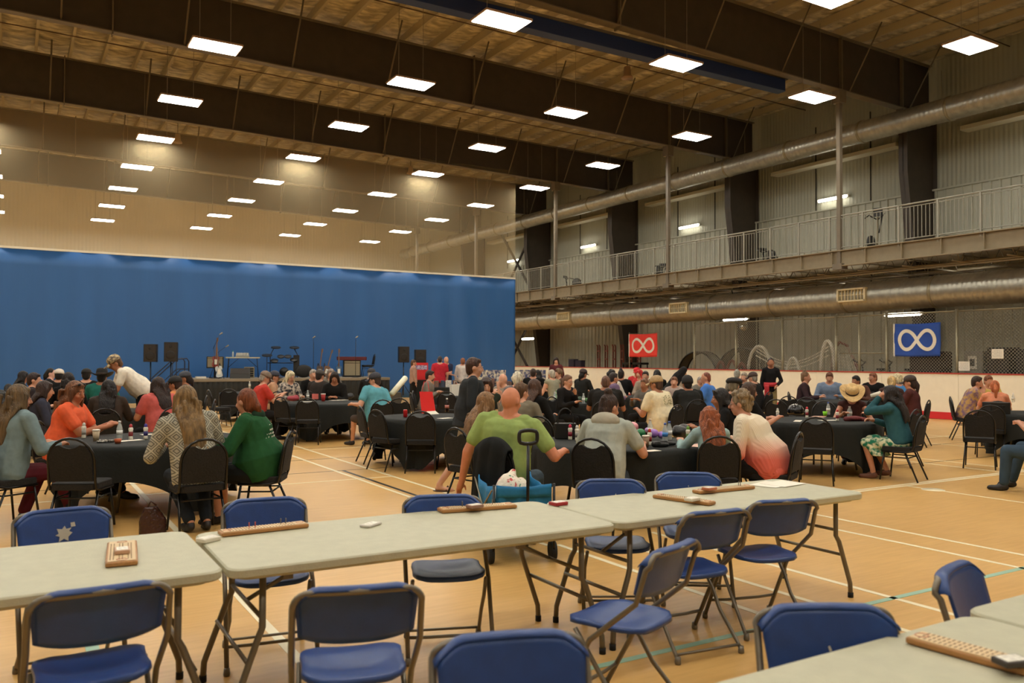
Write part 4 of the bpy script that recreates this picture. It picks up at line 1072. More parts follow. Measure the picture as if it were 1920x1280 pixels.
person(943, 699, 17.0, 222, 'older balding person with white stubble, hand raised to the chin', (150, 140, 124), 'dk', ('bald', H_GR), SK3, lean=10, hands=[(.0, .26, 1.08), (.2, .42, .80)], sleeve='short')
person(970, 698, 16.4, 8, 'person with curly white hair seen from behind the bald head', (120, 110, 110), 'dk', ('curly', (216, 204, 182)), SK3, lean=10, girl=True)
# right side front tables
def wig(r, g): pass
FLOR = cloth((30, 120, 88), (214, 214, 180), 16); MATS['fabric_31_121_89'] = FLOR
def cupdrink(r, g):
    Hh = g['Hh']; wr = g['arms'][0][3]
    c = Hh(-.0, .16, -.02); q = MB(); Mx = Matrix.Translation(c) @ Matrix.Rotation(math.radians(75), 4, 'X'); q.lathe([(.028, -.07), (.038, .06), (.040, .065)], n=14, M=Mx); o = q.build('paper_cup', m_white); o.parent = None
    o.matrix_world = Matrix.Translation(r.location) @ Matrix.Rotation(r.rotation_euler.z, 4, 'Z'); tag(o, 'white paper cup raised to the mouth of the teal top person', 'cup')
person(1667, 722, 11.7, -72, 'long haired person in a teal top and green floral skirt drinking from a white cup', (40, 88, 98), (31, 121, 89), ('wavy', (34, 26, 24)), SK1, lean=14, turn=-4, nod=-6, fat=1.08, girl=True, legs='skirt', hands=[(-.05, .27, 1.15), (.14, .42, .80)], extra=cupdrink, shoe=(104, 66, 50), chlabel='person in the teal top and floral skirt', ankles=[(-.1, .35, .09), (.06, .22, .12)], grip=1.)
person(1597, 722, 13.6, 176, 'person under a straw cowboy hat, head bowed over the helmet table', (70, 38, 34), 'brown', ('long', H_BLK), SK1, lean=20, nod=34, hat=('cowboy', (206, 172, 116)), sleeve='none', girl=True, hands=[(-.2, .44, .80), (.16, .46, .80)])
person(1705, 702, 16.2, -78, 'person in a dark brown cap and maroon T-shirt with a long ponytail', (84, 42, 40), 'dk', ('ponytail', (54, 38, 32)), SK1, lean=5, sleeve='short', girl=True, hat=('cap', (64, 52, 46)), hands=[(-.1, .40, .9), (.1, .42, .88)], fat=1.1)
person(1636, 698, 20.9, 200, 'person with short auburn hair and glasses in black, facing left by the boards', 'blk', 'blk', ('short', (128, 82, 58)), SK1, lean=8, glasses=True, turn=20)
person(1604, 703, 19.7, 218, 'short haired person in a brown shirt leaning sideways behind the straw hat', (92, 58, 46), 'dk', ('short', H_BLK), SK2, lean=22, tilt=8, fat=1.2)
person(1555, 697, 20.6, 180, 'person in an open blue shirt looking down, facing the camera by the boards', (112, 130, 156), 'jean', ('short', (108, 66, 44)), SK3, lean=14, nod=20, fat=1.15)
person(1511, 696, 19.8, 96, 'person with hair tied back in a dark patterned top, in profile by the boards', (58, 38, 42), 'dk', ('bun', (112, 82, 54)), SK1, lean=10, girl=True)
person(1671, 704, 17.6, 12, 'blond person with a ponytail seen from behind, right of the auburn short hair', (70, 46, 40), 'dk', ('ponytail', (196, 164, 110)), SK3, lean=12, girl=True, turn=-20)
person(1682, 701, 19.3, -30, 'grey blond person in a bright blue top, beside the maroon T-shirt', (60, 130, 196), 'dk', ('curly', (206, 190, 150)), SK3, lean=12, girl=True)
person(1832, 704, 17.4, 82, 'bearded person in a purple sweater under a tan vest, in profile at right', (128, 96, 124), 'dk', ('short', H_DBR), SK1, lean=20, turn=4, beard=H_DBR, top2=(190, 150, 92), fat=1.15, hands=[(-.06, .34, 1.0), (.08, .34, .98)])
person(1853, 703, 18.6, 152, 'person in a yellow shirt behind the bearded one at right', (206, 172, 84), 'dk', ('short', (120, 72, 44)), SK1, lean=16, fat=1.1, nod=14)
person(1864, 713, 16.0, -8, 'person with ginger tied hair and a peach top, back to the camera', (232, 140, 100), 'dk', ('ponytail', (190, 104, 60)), SK3, lean=10, girl=True, sleeve='short')
person(1968, 705, 10.4, -68, 'person cut off by the right frame edge, in jeans and dark shoes with bare forearms', (150, 60, 50), (54, 76, 96), ('short', H_BR), SK1, lean=2, fat=1.2, sleeve='short', hands=[(-.06, .36, .86), (.10, .36, .84)], knees=[(-.2, .46, .52), (.2, .46, .54)], ankles=[(-.2, .50, .09), (.2, .58, .09)])
# far left crowd
person(205, 712, 12.7, 6, 'person with wavy black hair and a sheer black top, back to the camera at left', (62, 50, 42), 'blk', ('wavy', (26, 20, 20)), SK2, lean=12, fat=1.2, girl=True)
person(297, 706, 13.0, -30, 'person in a salmon pink T-shirt with thick dark curly hair', (196, 84, 78), 'blk', ('wavy', (44, 28, 24)), SK2, lean=14, fat=1.3, sleeve='short', girl=True)
def bentlegs(r, g): pass
person(86, 714, 11.9, 92, 'person with a dark bob and navy top, between the denim jacket and orange T-shirt', (48, 50, 66), 'dk', ('bob', (52, 36, 32)), SK1, lean=12, girl=True)
person(66, 688, 14.6, 92, 'dark haired person with one hand raised to the mouth at far left', (46, 38, 40), 'dk', ('short', (44, 28, 26)), SK3, lean=12, hands=[(-.02, .25, 1.12), (.1, .4, .8)], turn=8)
person(45, 695, 18.8, 90, 'person with long dark hair behind the raised hand at far left', 'dk', 'dk', ('long', (30, 24, 24)), SK1, lean=10, girl=True)
person(97, 687, 20.4, 104, 'person with black hair tied back, pale face in profile by the white cap', 'blk', 'dk', ('ponytail', H_BLK), (222, 176, 160), lean=6, girl=True)
person(112, 690, 18.9, 12, 'person in a white cap with dark clothes at far left', 'blk', 'dk', ('short', H_BLK), SK1, lean=10, hat=('cap', (226, 214, 200)))
person(129, 697, 15.4, 4, 'person with full dark hair directly behind the orange T-shirt', 'blk', 'dk', ('wavy', (34, 26, 24)), SK1, lean=10, girl=True)
person(163, 683, 18.4, 6, 'person in a black cap and black T-shirt, back to the camera at left', (26, 28, 26), 'dk', ('short', H_BLK), SK3, lean=4, hat=('cap', (34, 32, 30), None, 'b')[:2], fat=1.15)
person(192, 686, 16.8, 10, 'person in a wide black cowboy hat and teal collar', (30, 110, 96), 'dk', ('short', H_BLK), SK2, lean=10, hat=('cowboy', (30, 26, 24)))
person(18, 721, 15.4, 20, 'person with a dark ponytail low at the left frame edge', 'dk', 'dk', ('ponytail', H_BLK), SK1, lean=12, girl=True)
person(3, 731, 12.4, 30, 'person with long black hair cut by the left frame edge', 'dk', 'dk', ('long', H_BLK), SK1, lean=14, girl=True)
person(329, 704, 14.4, -64, 'bearded person in a black cap and orange T-shirt at left centre', (206, 122, 66), 'dk', ('short', (52, 34, 28)), SK2, lean=12, beard=H_DBR, hat=('cap', (28, 26, 26)), sleeve='short')
person(347, 694, 16.8, -84, 'dark haired person in a grey-blue cap behind the black cap', 'blk', 'dk', ('ponytail', (40, 30, 28)), SK2, lean=12, hat=('cap', (64, 68, 78)))
# bending person in a white T-shirt
def belt(r, g): pass
person(216, 664, 14.6, -96, 'person in a white T-shirt and patterned cap bending low over a table', (236, 226, 206), 'blk', ('short', H_BR), SK2, pose='bend', lean=48, nod=34, fat=1.2, sleeve='short', hat=('cap', (96, 84, 76), (190, 170, 130)), hands=[(-.16, .62, .84), (.2, .60, .80)], knees=[(-.1, .05, .58), (.12, .02, .58)], ankles=[(-.1, .02, .09), (.14, -.06, .09)])
# table in front of the stage
person(498, 693, 17.1, 78, 'person in a red polo shirt and grey cap leaning forward over cards', (208, 58, 46), 'dk', ('short', H_GR), SK3, lean=16, nod=26, hat=('cap', (128, 110, 96)), sleeve='short', fat=1.15, hands=[(-.12, .52, .90), (.10, .54, .92)])
person(516, 694, 19.6, 96, 'person in a tan top half hidden behind the red polo shirt', (196, 148, 112), 'dk', ('short', H_DBR), SK1, lean=10, hat=('cap', (60, 62, 74)))
person(545, 694, 18.7, 142, 'person with long pale blond hair and glasses in a striped patterned cardigan', (206, 190, 170), 'dk', ('long', (214, 196, 160)), SK3, lean=16, nod=16, glasses=True, top2=(52, 56, 66), girl=True)
person(588, 690, 20.4, 176, 'grey haired person in black facing the camera before the stage', 'blk', 'dk', ('short', H_GR), SK3, lean=10, turn=-10)
person(601, 687, 19.7, 34, 'person in a dark grey cap and dark brown jacket before the stage', (50, 42, 38), 'dk', ('short', H_DBR), SK1, lean=16, hat=('cap', (74, 68, 64)), turn=10)
person(621, 688, 21.4, 190, 'grey haired person seen between two others before the stage', 'gry', 'dk', ('wavy', (136, 122, 112)), SK3, lean=8, girl=True)
person(628, 696, 18.7, 184, 'person with long dark hair and glasses in a black sweater, arms on the table', (28, 26, 24), 'blk', ('wavy', (42, 30, 26)), SK2, lean=18, nod=22, glasses=True, girl=True, hands=[(-.06, .42, .80), (.1, .42, .80)])
person(703, 690, 16.0, -44, 'person in a turquoise T-shirt and dark cap with one bare leg out', (86, 162, 178), (80, 66, 58), ('short', (70, 56, 50)), SK3, lean=14, tilt=8, turn=-26, fat=1.2, sleeve='short', legs='short', hat=('cap', (58, 58, 66)), hands=[(-.26, .40, .80), (.42, .10, .92)], knees=[(-.2, .42, .52), (.16, .44, .52)], ankles=[(-.12, .55, .09), (.14, .38, .09)], chair=False)
person(697, 687, 21.4, 12, 'person in a dark cap just beyond the turquoise T-shirt', 'dk', 'dk', ('short', H_GR), SK3, lean=8, hat=('cap', (66, 66, 72)))
person(807, 686, 19.7, 96, 'dark haired person in a grey-brown sweater sitting beside the red bag', (126, 116, 104), (60, 58, 60), ('short', (44, 34, 30)), SK3, lean=10, beard=(96, 70, 60), hands=[(-.12, .34, .86), (.14, .30, .88)])
person(825, 667, 28.3, 0, 'standing person in a red polo shirt and jeans, back to the camera by the curtain', (204, 36, 52), (88, 96, 110), ('buzz', (60, 56, 60)), SK3, pose='stand', lean=0, nod=0, sleeve='short', fat=1.1)
person(837, 668, 29.2, 150, 'standing bald person in a navy shirt with crossed arms by the curtain', (40, 48, 78), 'blk', ('bald', H_BR), SK3, pose='stand', lean=0, fat=1.15, sleeve='short', hands=[(.08, .28, 1.20), (-.08, .30, 1.12)])
person(868, 671, 29.4, 10, 'standing person in a white shirt, mostly hidden by the walking person', (216, 206, 196), 'dk', ('short', (150, 96, 66)), SK3, pose='stand', lean=0)
person(776, 674, 29.0, 80, 'person partly hidden behind the loudspeaker at the red banner', (180, 140, 120), 'dk', ('short', H_BR), SK3, pose='stand', lean=0)
# centre back
person(1000, 690, 23.6, 6, 'dark haired person in black, left of two at the centre back', 'blk', 'dk', ('short', H_DBR), SK1, lean=8)
person(1009, 693, 24.9, 20, 'long black haired person in black, right of two at the centre back', 'blk', 'dk', ('long', H_BLK), SK1, lean=8, girl=True)
person(1034, 691, 22.4, -40, 'grey haired person in a pale sleeveless top at the centre back', (150, 144, 118), 'dk', ('short', (186, 176, 158)), SK3, lean=14, sleeve='none', girl=True)
person(1047, 691, 23.4, 230, 'brown haired person facing the grey sleeveless top', (96, 74, 60), 'dk', ('curly', (120, 92, 66)), SK3, lean=10, girl=True)
person(1043, 670, 29.5, 184, 'person with long dark hair and a dark red shirt standing near the boards', (96, 40, 44), 'dk', ('long', (46, 32, 30)), SK3, pose='stand', lean=0, girl=True)
person(1065, 702, 16.6, 128, 'person with short grey hair and glasses in black, smiling with a bottle', (26, 24, 24), 'blk', ('short', (116, 84, 62)), SK3, lean=12, glasses=True, hands=[(-.02, .32, .98), (.1, .40, .82)])
person(1094, 690, 22.6, 44, 'person in a dark cap and black jacket with the back half turned', (34, 34, 32), 'dk', ('ponytail', H_BLK), SK2, lean=10, hat=('cap', (62, 50, 48)))
person(1136, 703, 15.6, 4, 'person with a shaved head in a black T-shirt, back to the camera', (34, 32, 30), 'dk', ('buzz', (104, 74, 60)), SK2, lean=12, sleeve='short', fat=1.3)
person(1151, 697, 19.2, 62, 'bearded person in a purple shirt behind the shaved head', (112, 88, 118), 'dk', ('short', (48, 36, 34)), SK1, lean=20, beard=H_DBR, fat=1.15)
person(1147, 690, 20.6, 30, 'person with big black hair behind the purple shirt', (206, 198, 186), 'dk', ('curly', (30, 26, 26)), SK2, lean=8, girl=True)
person(1165, 692, 22.6, 20, 'person in a bulky black coat with dark hair tied up', 'blk', 'dk', ('bun', (36, 28, 26)), SK2, lean=14, fat=1.2)
person(1194, 683, 26.0, 200, 'person in a red cap at the centre back', (196, 40, 44), 'dk', ('short', H_DBR), SK3, lean=0, hat=('cap', (206, 34, 42)))
person(1199, 692, 24.2, 220, 'person with bright red headscarf and shiny red top', (214, 52, 52), 'dk', ('wavy', (200, 46, 44)), SK3, lean=8, girl=True)
person(1210, 695, 22.0, 190, 'dark haired smiling person facing the camera beside the red top', (160, 140, 120), 'dk', ('short', (44, 34, 30)), SK1, lean=8)
person(1208, 709, 17.2, 214, 'person with short brown hair in a grey top leaning towards the shaved head', (112, 106, 98), 'dk', ('short', (124, 88, 66)), SK2, lean=16, hands=[(-.1, .48, .84), (.1, .48, .84)], girl=True)
def teeprint(r, g):
    q = MB(); rr = random.Random(9); S, A, B, pel, T = g['S'], g['A'], g['B'], g['pel'], g['T']
    for j in range(46):
        x = rr.uniform(-.11, .11); t = rr.uniform(.60, .86); c = pel+S*(T*t)+A*x-B*(.118*g['fx']*g['k']*math.sqrt(max(.1, 1-(x/.24)**2))+.017)
        q.ell(c, (rr.uniform(.006, .014), .003, rr.uniform(.004, .009)), n=6, m=4)
    q.build('shirt_print', mat('print_olive', (150, 148, 100), .8), r, 'olive print across the shoulders')
person(1230, 702, 14.3, -54, 'person in a cream T-shirt with olive back print and a tan cap', (226, 210, 170), 'blk', ('short', (84, 60, 48)), SK2, lean=14, fat=1.35, sleeve='short', hat=('cap', (176, 148, 108)), extra=teeprint, turn=-10)
person(1232, 692, 23.2, 10, 'person with a black headscarf at the centre back', 'blk', 'dk', ('wavy', (24, 22, 22)), SK1, lean=8, girl=True)
person(1281, 692, 24.0, 80, 'person with straight blond hair in profile by the boards', (196, 176, 150), 'dk', ('long', (176, 136, 88)), SK3, lean=8, girl=True)
person(1264, 706, 19.4, 186, 'smiling child in light clothes facing the camera', (180, 160, 150), 'dk', ('short', (130, 86, 62)), SK3, lean=8, fat=.8)
person(1288, 704, 16.3, -24, 'person in a black jacket and black beanie, back half turned', (36, 36, 34), (30, 36, 48), ('short', H_BLK), SK2, lean=18, fat=1.25, hat=('beanie', (34, 32, 30)))
person(1323, 688, 18.2, -82, 'person in a bright blue T-shirt with cropped reddish hair', (62, 120, 210), (86, 88, 92), ('buzz', (124, 66, 48)), SK1, lean=10, sleeve='short', fat=1.2)
person(1313, 706, 22.4, 150, 'person in grey mostly hidden behind the bright blue T-shirt', 'gry', 'dk', ('short', H_GR), SK3, lean=10)
person(1382, 690, 23.2, 8, 'person with short silver hair seen from behind near the boards', (150, 144, 132), 'dk', ('short', (150, 148, 136)), SK3, lean=8)
person(1395, 698, 21.8, 200, 'person with grey hair and glasses facing the camera near the boards', 'blk', 'dk', ('short', (160, 146, 126)), SK3, lean=8)
person(1411, 696, 20.4, -62, 'person in a dark cap and black jacket near the sash wearing person', (30, 28, 28), 'dk', ('short', H_GR), SK3, lean=14, hat=('cap', (70, 54, 50)), fat=1.15)
person(1376, 707, 14.8, 16, 'person in a large black newsboy cap', 'blk', 'dk', ('short', (120, 110, 90)), SK3, lean=12, hat=('newsboy', (28, 28, 28)))
def sash(r, g):
    q = MB(); pel, S, A, B = g['pel'], g['S'], g['A'], g['B']
    q.loft([(pel+S*.16, A*.175, B*.145), (pel+S*.06, A*.19, B*.155)], 18); q.sheet(lambda u, v: (.05+.12*u, .165+.01*math.sin(u*9), pel.z+.1-.62*v), 6, 8, .012); q.build('sash', mat('woven_red', (188, 48, 54), .8, var=.2, vscale=40), r, 'long woven red sash')
person(1445, 671, 21.4, 176, 'standing person in a black blouse with a long woven red sash', (28, 26, 28), (150, 132, 84), ('ponytail', (56, 42, 34)), SK2, pose='stand', lean=0, extra=sash, girl=True, fat=.85, hands=[(-.14, .17, 1.02), (.22, .02, .82)], top2=None)

# ================================================================== EMPTY BANQUET CHAIRS
def ech(px, yt, d, rel, label):
    yaw = heading(px, rel); p = at(px, d); o = loc2(p, yaw, 0, .27)
    bchair((o.x, o.y), yaw, label)
for a in [(134, 820, 7.75, 24, 'empty banquet chair at far left with its back to the camera'),
    (706, 772, 12.3, 52, 'empty banquet chair angled at the left of the drink can table'), (676, 768, 13.2, 74, 'empty banquet chair seen nearly edge on, left of the drink can table'),
    (789, 772, 12.0, 4, 'empty banquet chair directly before the red drink can'), (874, 776, 12.5, -30, 'empty banquet chair behind the walking person'),
    (577, 742, 15.9, 6, 'empty banquet chair at the stage table, seat towards the stage'), (527, 742, 16.3, 48, 'empty banquet chair left of the stage table'),
    (718, 742, 15.3, -14, 'banquet chair under the person in the turquoise T-shirt'), (749, 741, 15.9, 6, 'empty banquet chair right of the turquoise T-shirt'),
    (838, 730, 19.3, 0, 'empty banquet chair right of the grey-brown sweater'), (771, 728, 18.6, 80, 'empty banquet chair edge on beside the red bag'),
    (430, 722, 20.6, 6, 'empty banquet chair before the left end of the stage'), (392, 724, 20.0, 76, 'empty banquet chair side on before the stage skirt'), (404, 754, 15.2, -84, 'empty banquet chair edge on behind the green hoodie'),
    (1529, 780, 11.0, 2, 'empty banquet chair at the near side of the helmet table'), (1718, 772, 12.9, -66, 'empty banquet chair behind the teal top person'),
    (1834, 765, 12.7, 3, 'empty banquet chair at the right, facing the far table'), (1857, 738, 14.2, -4, 'empty banquet chair next to the black case at right'),
    (1512, 743, 17.0, 4, 'empty banquet chair between the helmet and the rink boards'), (1478, 740, 17.6, -20, 'empty banquet chair behind and left of another near the helmet'),
    (1455, 748, 16.0, 10, 'empty banquet chair below the woven red sash'), (1010, 768, 11.0, 30, 'empty banquet chair right of the plain grey T-shirt'),
    (1545, 752, 15.4, 178, 'empty banquet chair facing the camera behind the helmet table'), (926, 806, 7.5, 40, 'banquet chair with a black jacket over it, beside the lime green T-shirt'),
    (1640, 742, 16.6, 150, 'empty banquet chair under the maroon T-shirt group')]: ech(*a)
# black jacket hung over the chair beside the green T-shirt
jp = at(926, 7.46); jy = heading(926, 40)
def jk(u, v):
    x = (u-.5)*.34; 
    if v < .45: y = .045-.02*v; z = .935-.28*(.45-v)/.45
    elif v < .55: y = .03-.06*(v-.45)/.1; z = .945
    else: y = -.04-.05*math.sin((v-.55)*3)-.012*math.sin(u*17+v*5); z = .935-.62*(v-.55)/.45
    z -= .10*(abs(u-.5)*2)**2*(1 if v > .2 else .5)
    return (x*(1+.15*v), y-.04*(.93-z)*0+(-.0), z)
o = MB().sheet(jk, 26, 24, .018).build('jacket', cloth((28, 30, 30))); o.location = (jp.x, jp.y, 0); o.rotation_euler = (0, 0, -jy)
tag(o, 'black jacket draped over the chair back next to the lime green T-shirt', 'jacket')

# blue folding wagon with pull handle
wy = YAW-.217; wn = at(983, 6.77); wp = loc2(wn, wy, 0, .395); m_wag = mat('wagon_blue', (26, 116, 168), .75, var=.12, vscale=12, bump=.4, bscale=14)
wg = empty('folding_wagon', (wp.x, wp.y, 0), -wy, 'bright blue fabric folding wagon with a black pull handle', 'wagon')
for y in (-.39, .39): MB().sheet(lambda u, v: ((u-.5)*.46, y+.010*math.sin(u*20+v*4), .22+(.42-(.02 if y < 0 else .05)*math.sin(PI*u))*v), 20, 6, .012).build('end_panel', m_wag, wg)
MB().sheet(lambda u, v: ((u-.5)*.45, -.405+.006*math.sin(u*16), .54+.10*v-.02*math.sin(PI*u)*v), 20, 3, .008).build('front_flap', m_wag, wg)
for s in (-1, 1): MB().sheet(lambda u, v: (s*.235+.012*math.sin(u*14), (u-.5)*.78, .22+(.42-.05*math.sin(PI*u))*v), 20, 6, .012).build('side_panel', m_wag, wg)
MB().box((0, 0, .22), (.46, .78, .02)).build('floor_panel', m_wag, wg)
for x in (-.25, .25):
    for y in (-.41, .41): MB().tube([(x, y, .12), (x, y, .645)], .011, 6).build('frame_post', m_blackm, wg)
MB().tube([(-.262, -.40, .2), (-.262, .40, .6)], .008, 6).build('cross_brace', m_galv, wg); MB().tube([(-.266, .40, .2), (-.266, -.40, .6)], .008, 6).build('cross_brace', m_galv, wg)
for x in (-.26, .26):
    for y in (-.33, .33):
        Mw = Matrix.Translation((x, y, .085)) @ Matrix.Rotation(PI/2, 4, 'Y'); q = MB(); q.lathe([(.05, -.02), (.08, -.022), (.085, 0), (.08, .022), (.05, .02)], n=20, M=Mw); q.build('wheel', m_rubber, wg)
hd = MB(); hd.tube([(.02, -.43, .15), (.02, -.45, .55), (.02, -.46, .97)], .013, 8); ho = hd.build('handle_pole', m_blackm, wg)
hl = [(.02+.055*math.copysign(1, math.cos(a))*min(1, abs(math.cos(a))*1.6)+.02*math.cos(a), -.46, 1.03+.055*math.sin(a)) for a in [2*PI*k/20 for k in range(20)]]
MB().tube(hl, .016, 8, closed=True).build('handle_grip', m_black, ho)
pb = MB(); pb.ell((-.06, -.10, .50), (.13, .13, .20)); pb.ell((-.11, -.12, .48), (.08, .1, .17)); pb.ell((.05, -.08, .48), (.08, .1, .18)); pb.cap((-.04, -.1, .66), .05, (-.02, -.08, .70), .03); pb.ell((-.02, -.05, .35), (.18, .25, .12))
o = pb.organic('plastic_bag', mat('print_bag', (236, 226, 206), .4, vscale=16, rgb2=(236, 226, 206), bump=.6, bscale=20), None, .012, 1)
bm = MATS['print_bag'].node_tree; rp = [n for n in bm.nodes if n.type == 'VALTORGB'][0]
rp.color_ramp.elements[0].position = .36; rp.color_ramp.elements[0].color = (*lin((200, 60, 60)), 1); rp.color_ramp.elements[1].position = .42; e = rp.color_ramp.elements.new(.62); e.color = (*lin((236, 226, 206)), 1); e = rp.color_ramp.elements.new(.66); e.color = (*lin((60, 130, 100)), 1)
o.location = wg.location; o.rotation_euler = wg.rotation_euler; tag(o, 'white plastic bag with red and green print inside the blue wagon', 'bag')

# ================================================================== THINGS ON THE TABLES
def put(px, py, z=.744): return top(px, py, z)
m_clear = mat('clear_plastic', (214, 220, 216), .12, alpha=.45, spec=.6)
def bottle(px, py, label, cap_=(60, 90, 160), body=None, h=.21, r_=.032, lab=(220, 220, 214), z=.744):
    p = put(px, py, z); t = empty('bottle', (p.x, p.y, z), 0, label, 'bottle')
    MB().lathe([(r_*.9, 0), (r_, .01), (r_, h*.55), (r_*.96, h*.62), (r_*.5, h*.84), (r_*.4, h*.9)], n=14).build('body', body or m_clear, t)
    MB().lathe([(r_*.45, h*.89), (r_*.47, h)], n=12).build('cap', mat('cap_%d_%d_%d' % cap_, cap_, .4), t)
    MB().lathe([(r_*1.03, h*.28), (r_*1.03, h*.5)], n=14).build('label_band', mat('band_%d_%d_%d' % lab, lab, .5), t)
def dauber(px, py, c, label, z=.744):
    p = put(px, py, z); t = empty('ink_dauber', (p.x, p.y, z), 0, label, 'ink dauber')
    MB().lathe([(.022, 0), (.024, .01), (.022, .03), (.022, .10), (.026, .115), (.024, .13), (.012, .14)], n=12).build('body', m_white, t)
    MB().lathe([(.015, .135), (.018, .145), (.016, .165), (.006, .175)], n=12).build('cap', mat('dab_%d_%d_%d' % c, c, .4), t)
    MB().lathe([(.0235, .04), (.0235, .09)], n=12).build('label_band', mat('dabl_%d_%d_%d' % c, tuple(int(x*.7) for x in c), .5), t)
def cup(px, py, label, c=(196, 176, 146), lid=True, h=.11, z=.744, wide=1.):
    p = put(px, py, z); t = empty('cup', (p.x, p.y, z), 0, label, 'cup')
    MB().lathe([(.028*wide, 0), (.038*wide, h)], n=14).build('body', mat('cupm_%d_%d_%d' % c, c, .6), t)
    if lid: MB().lathe([(.041*wide, h), (.041*wide, h+.008), (.034*wide, h+.014)], n=14).build('lid', m_white, t)
def paper(px, py, w_, l_, rz, label, z=.744, m=m_paper):
    p = put(px, py, z); o = MB().box((0, 0, .002), (w_, l_, .002)).build('paper_sheet', m); o.location = (p.x, p.y, z); o.rotation_euler = (0, 0, rz); tag(o, label, 'paper')
bottle(224, 824, 'clear water bottle on the front left table', (220, 220, 220)); cup(180, 826, 'tan paper coffee cup with white lid, front left table'); dauber(157, 821, (210, 206, 196), 'white ink dauber beside the coffee cup, front left table')
dauber(245, 824, (176, 46, 50), 'white ink dauber with a red cap, front left table'); dauber(273, 823, (70, 60, 150), 'white ink dauber with a purple cap, front left table')
cup(221, 831, 'small glass of amber drink on the front left table', (176, 84, 44), False, .05); paper(242, 826, .3, .12, .4, 'white paper strip between the daubers, front left table'); paper(283, 814, .22, .12, .2, 'crumpled white paper near the patterned jacket'); 
q = MB(); rr = random.Random(2); c0 = put(199, 829)
for _ in range(26): q.cap((rr.uniform(-.09, .09), rr.uniform(-.04, .04), .008+rr.uniform(0, .02)), .009, (rr.uniform(-.09, .09), rr.uniform(-.04, .04), .012), .006, 5)
o = q.build('chip_pile', mat('chips_bw', (24, 26, 24), .3, vscale=90, rgb2=(214, 208, 196))); o.location = c0; tag(o, 'small glittering black and white heap on the front left table', 'trinkets', kind='stuff')
# drink can table
p = put(760, 782); t = empty('drink_can', (p.x, p.y, .744), 0, 'red drink can on the centre left table', 'can'); MB().lathe([(.026, 0), (.033, .012), (.033, .105), (.027, .12)], n=16).build('body', mat('can_red', (190, 30, 34), .3, .3), t); MB().lathe([(.026, .118), (.026, .121)], n=14).build('lid', m_galv, t)
bottle(838, 772, 'dark cola bottle with a white cap behind the walking person', (230, 226, 220), mat('cola_dark', (36, 22, 20), .15), .24, .036, (190, 120, 110)); paper(835, 784, .24, .14, .3, 'white paper beside the cola bottle')
p = put(808, 776); t = empty('folded_sheet', (p.x, p.y, .744), .3, 'white folded paper tent on the drink can table', 'paper'); q = MB(); q.add([(-.12, -.07, .0), (.12, -.07, .0), (.1, .0, .05), (-.1, 0, .05), (-.12, .07, 0), (.12, .07, 0), (.1, .003, .052), (-.1, .003, .052)], [(0, 1, 2, 3), (3, 2, 5, 4)], False); q.build('sheet', m_paper, t)
# front centre table
dauber(1069, 824, (206, 44, 74), 'white ink dauber with a pink red cap in the hand beside the black handbag'); dauber(1218, 834, (196, 44, 40), 'white ink dauber with a red cap beside the coffee cup, front centre table')
cup(1211, 838, 'brown paper coffee cup on the front centre table', (150, 122, 96)); bottle(1219, 818, 'clear bottle with a pale cap behind the coffee cup', (220, 200, 180)); bottle(1247, 828, 'water bottle with a blue label, front centre table', (60, 90, 170), lab=(60, 130, 200)); bottle(1255, 824, 'second clear bottle right of the blue labelled one')
dauber(1290, 828, (110, 160, 60), 'white ink dauber with a green cap beside the black bag'); dauber(1082, 826, (210, 206, 196), 'white ink dauber with a white cap at the grey hoodie sleeve')
def balloon(px, py, z, r_, c, label):
    p = put(px, py, z); o = MB().ell((0, 0, 0), (r_, r_*.95, r_*.92), n=18, m=12).build('balloon', mat('bal_%d_%d_%d' % c, c, .25)); o.location = (p.x, p.y, z); tag(o, label, 'balloon', 'twisted balloons on the front centre table')
balloon(1187, 800, .86, .066, (226, 150, 158), 'pink round balloon, larger of two beside the grey hoodie'); balloon(1174, 797, .87, .042, (222, 104, 128), 'small deep pink balloon beside the grey hoodie')
balloon(1201, 812, .81, .060, (30, 116, 62), 'green balloon at the grey hoodie sleeve'); balloon(1226, 812, .82, .055, (160, 116, 196), 'purple balloon, left of two'); balloon(1240, 815, .80, .045, (168, 126, 204), 'purple balloon, right of two'); balloon(1214, 806, .80, .035, (176, 138, 196), 'small lilac balloon behind the bottle')
q = MB(); q.ell((0, 0, .05), (.14, .09, .085)); q.ell((.05, .01, .09), (.09, .07, .06)); q.ell((-.06, 0, .07), (.07, .06, .07)); c0 = put(1277, 818)
o = q.organic('backpack', mat('glossy_black_bag', (22, 22, 22), .3, bump=.5, bscale=20), None, .012, 2); o.location = (c0.x, c0.y, .744); tag(o, 'glossy black bag slumped on the front centre table', 'bag')
paper(1310, 835, .32, .2, .3, 'pink tinted paper sheets near the auburn hair', m=mat('pink_paper', (226, 190, 170), .8)); paper(1222, 845, .16, .11, 0, 'white napkin under the coffee cup, front centre table')
def shoe_(px, py, label):
    p = put(px, py); q = MB(); q.cap((-.1, 0, .03), .03, (.08, 0, .022), .022); q.cap((-.1, 0, .04), .03, (-.04, 0, .045), .026); o = q.organic('sunglasses_case', m_black, None, .01, 2); o.location = (p.x, p.y, .744); tag(o, label, 'case')
shoe_(1240, 838, 'black glossy glasses case, left of two'); shoe_(1253, 836, 'black glossy glasses case, right of two')
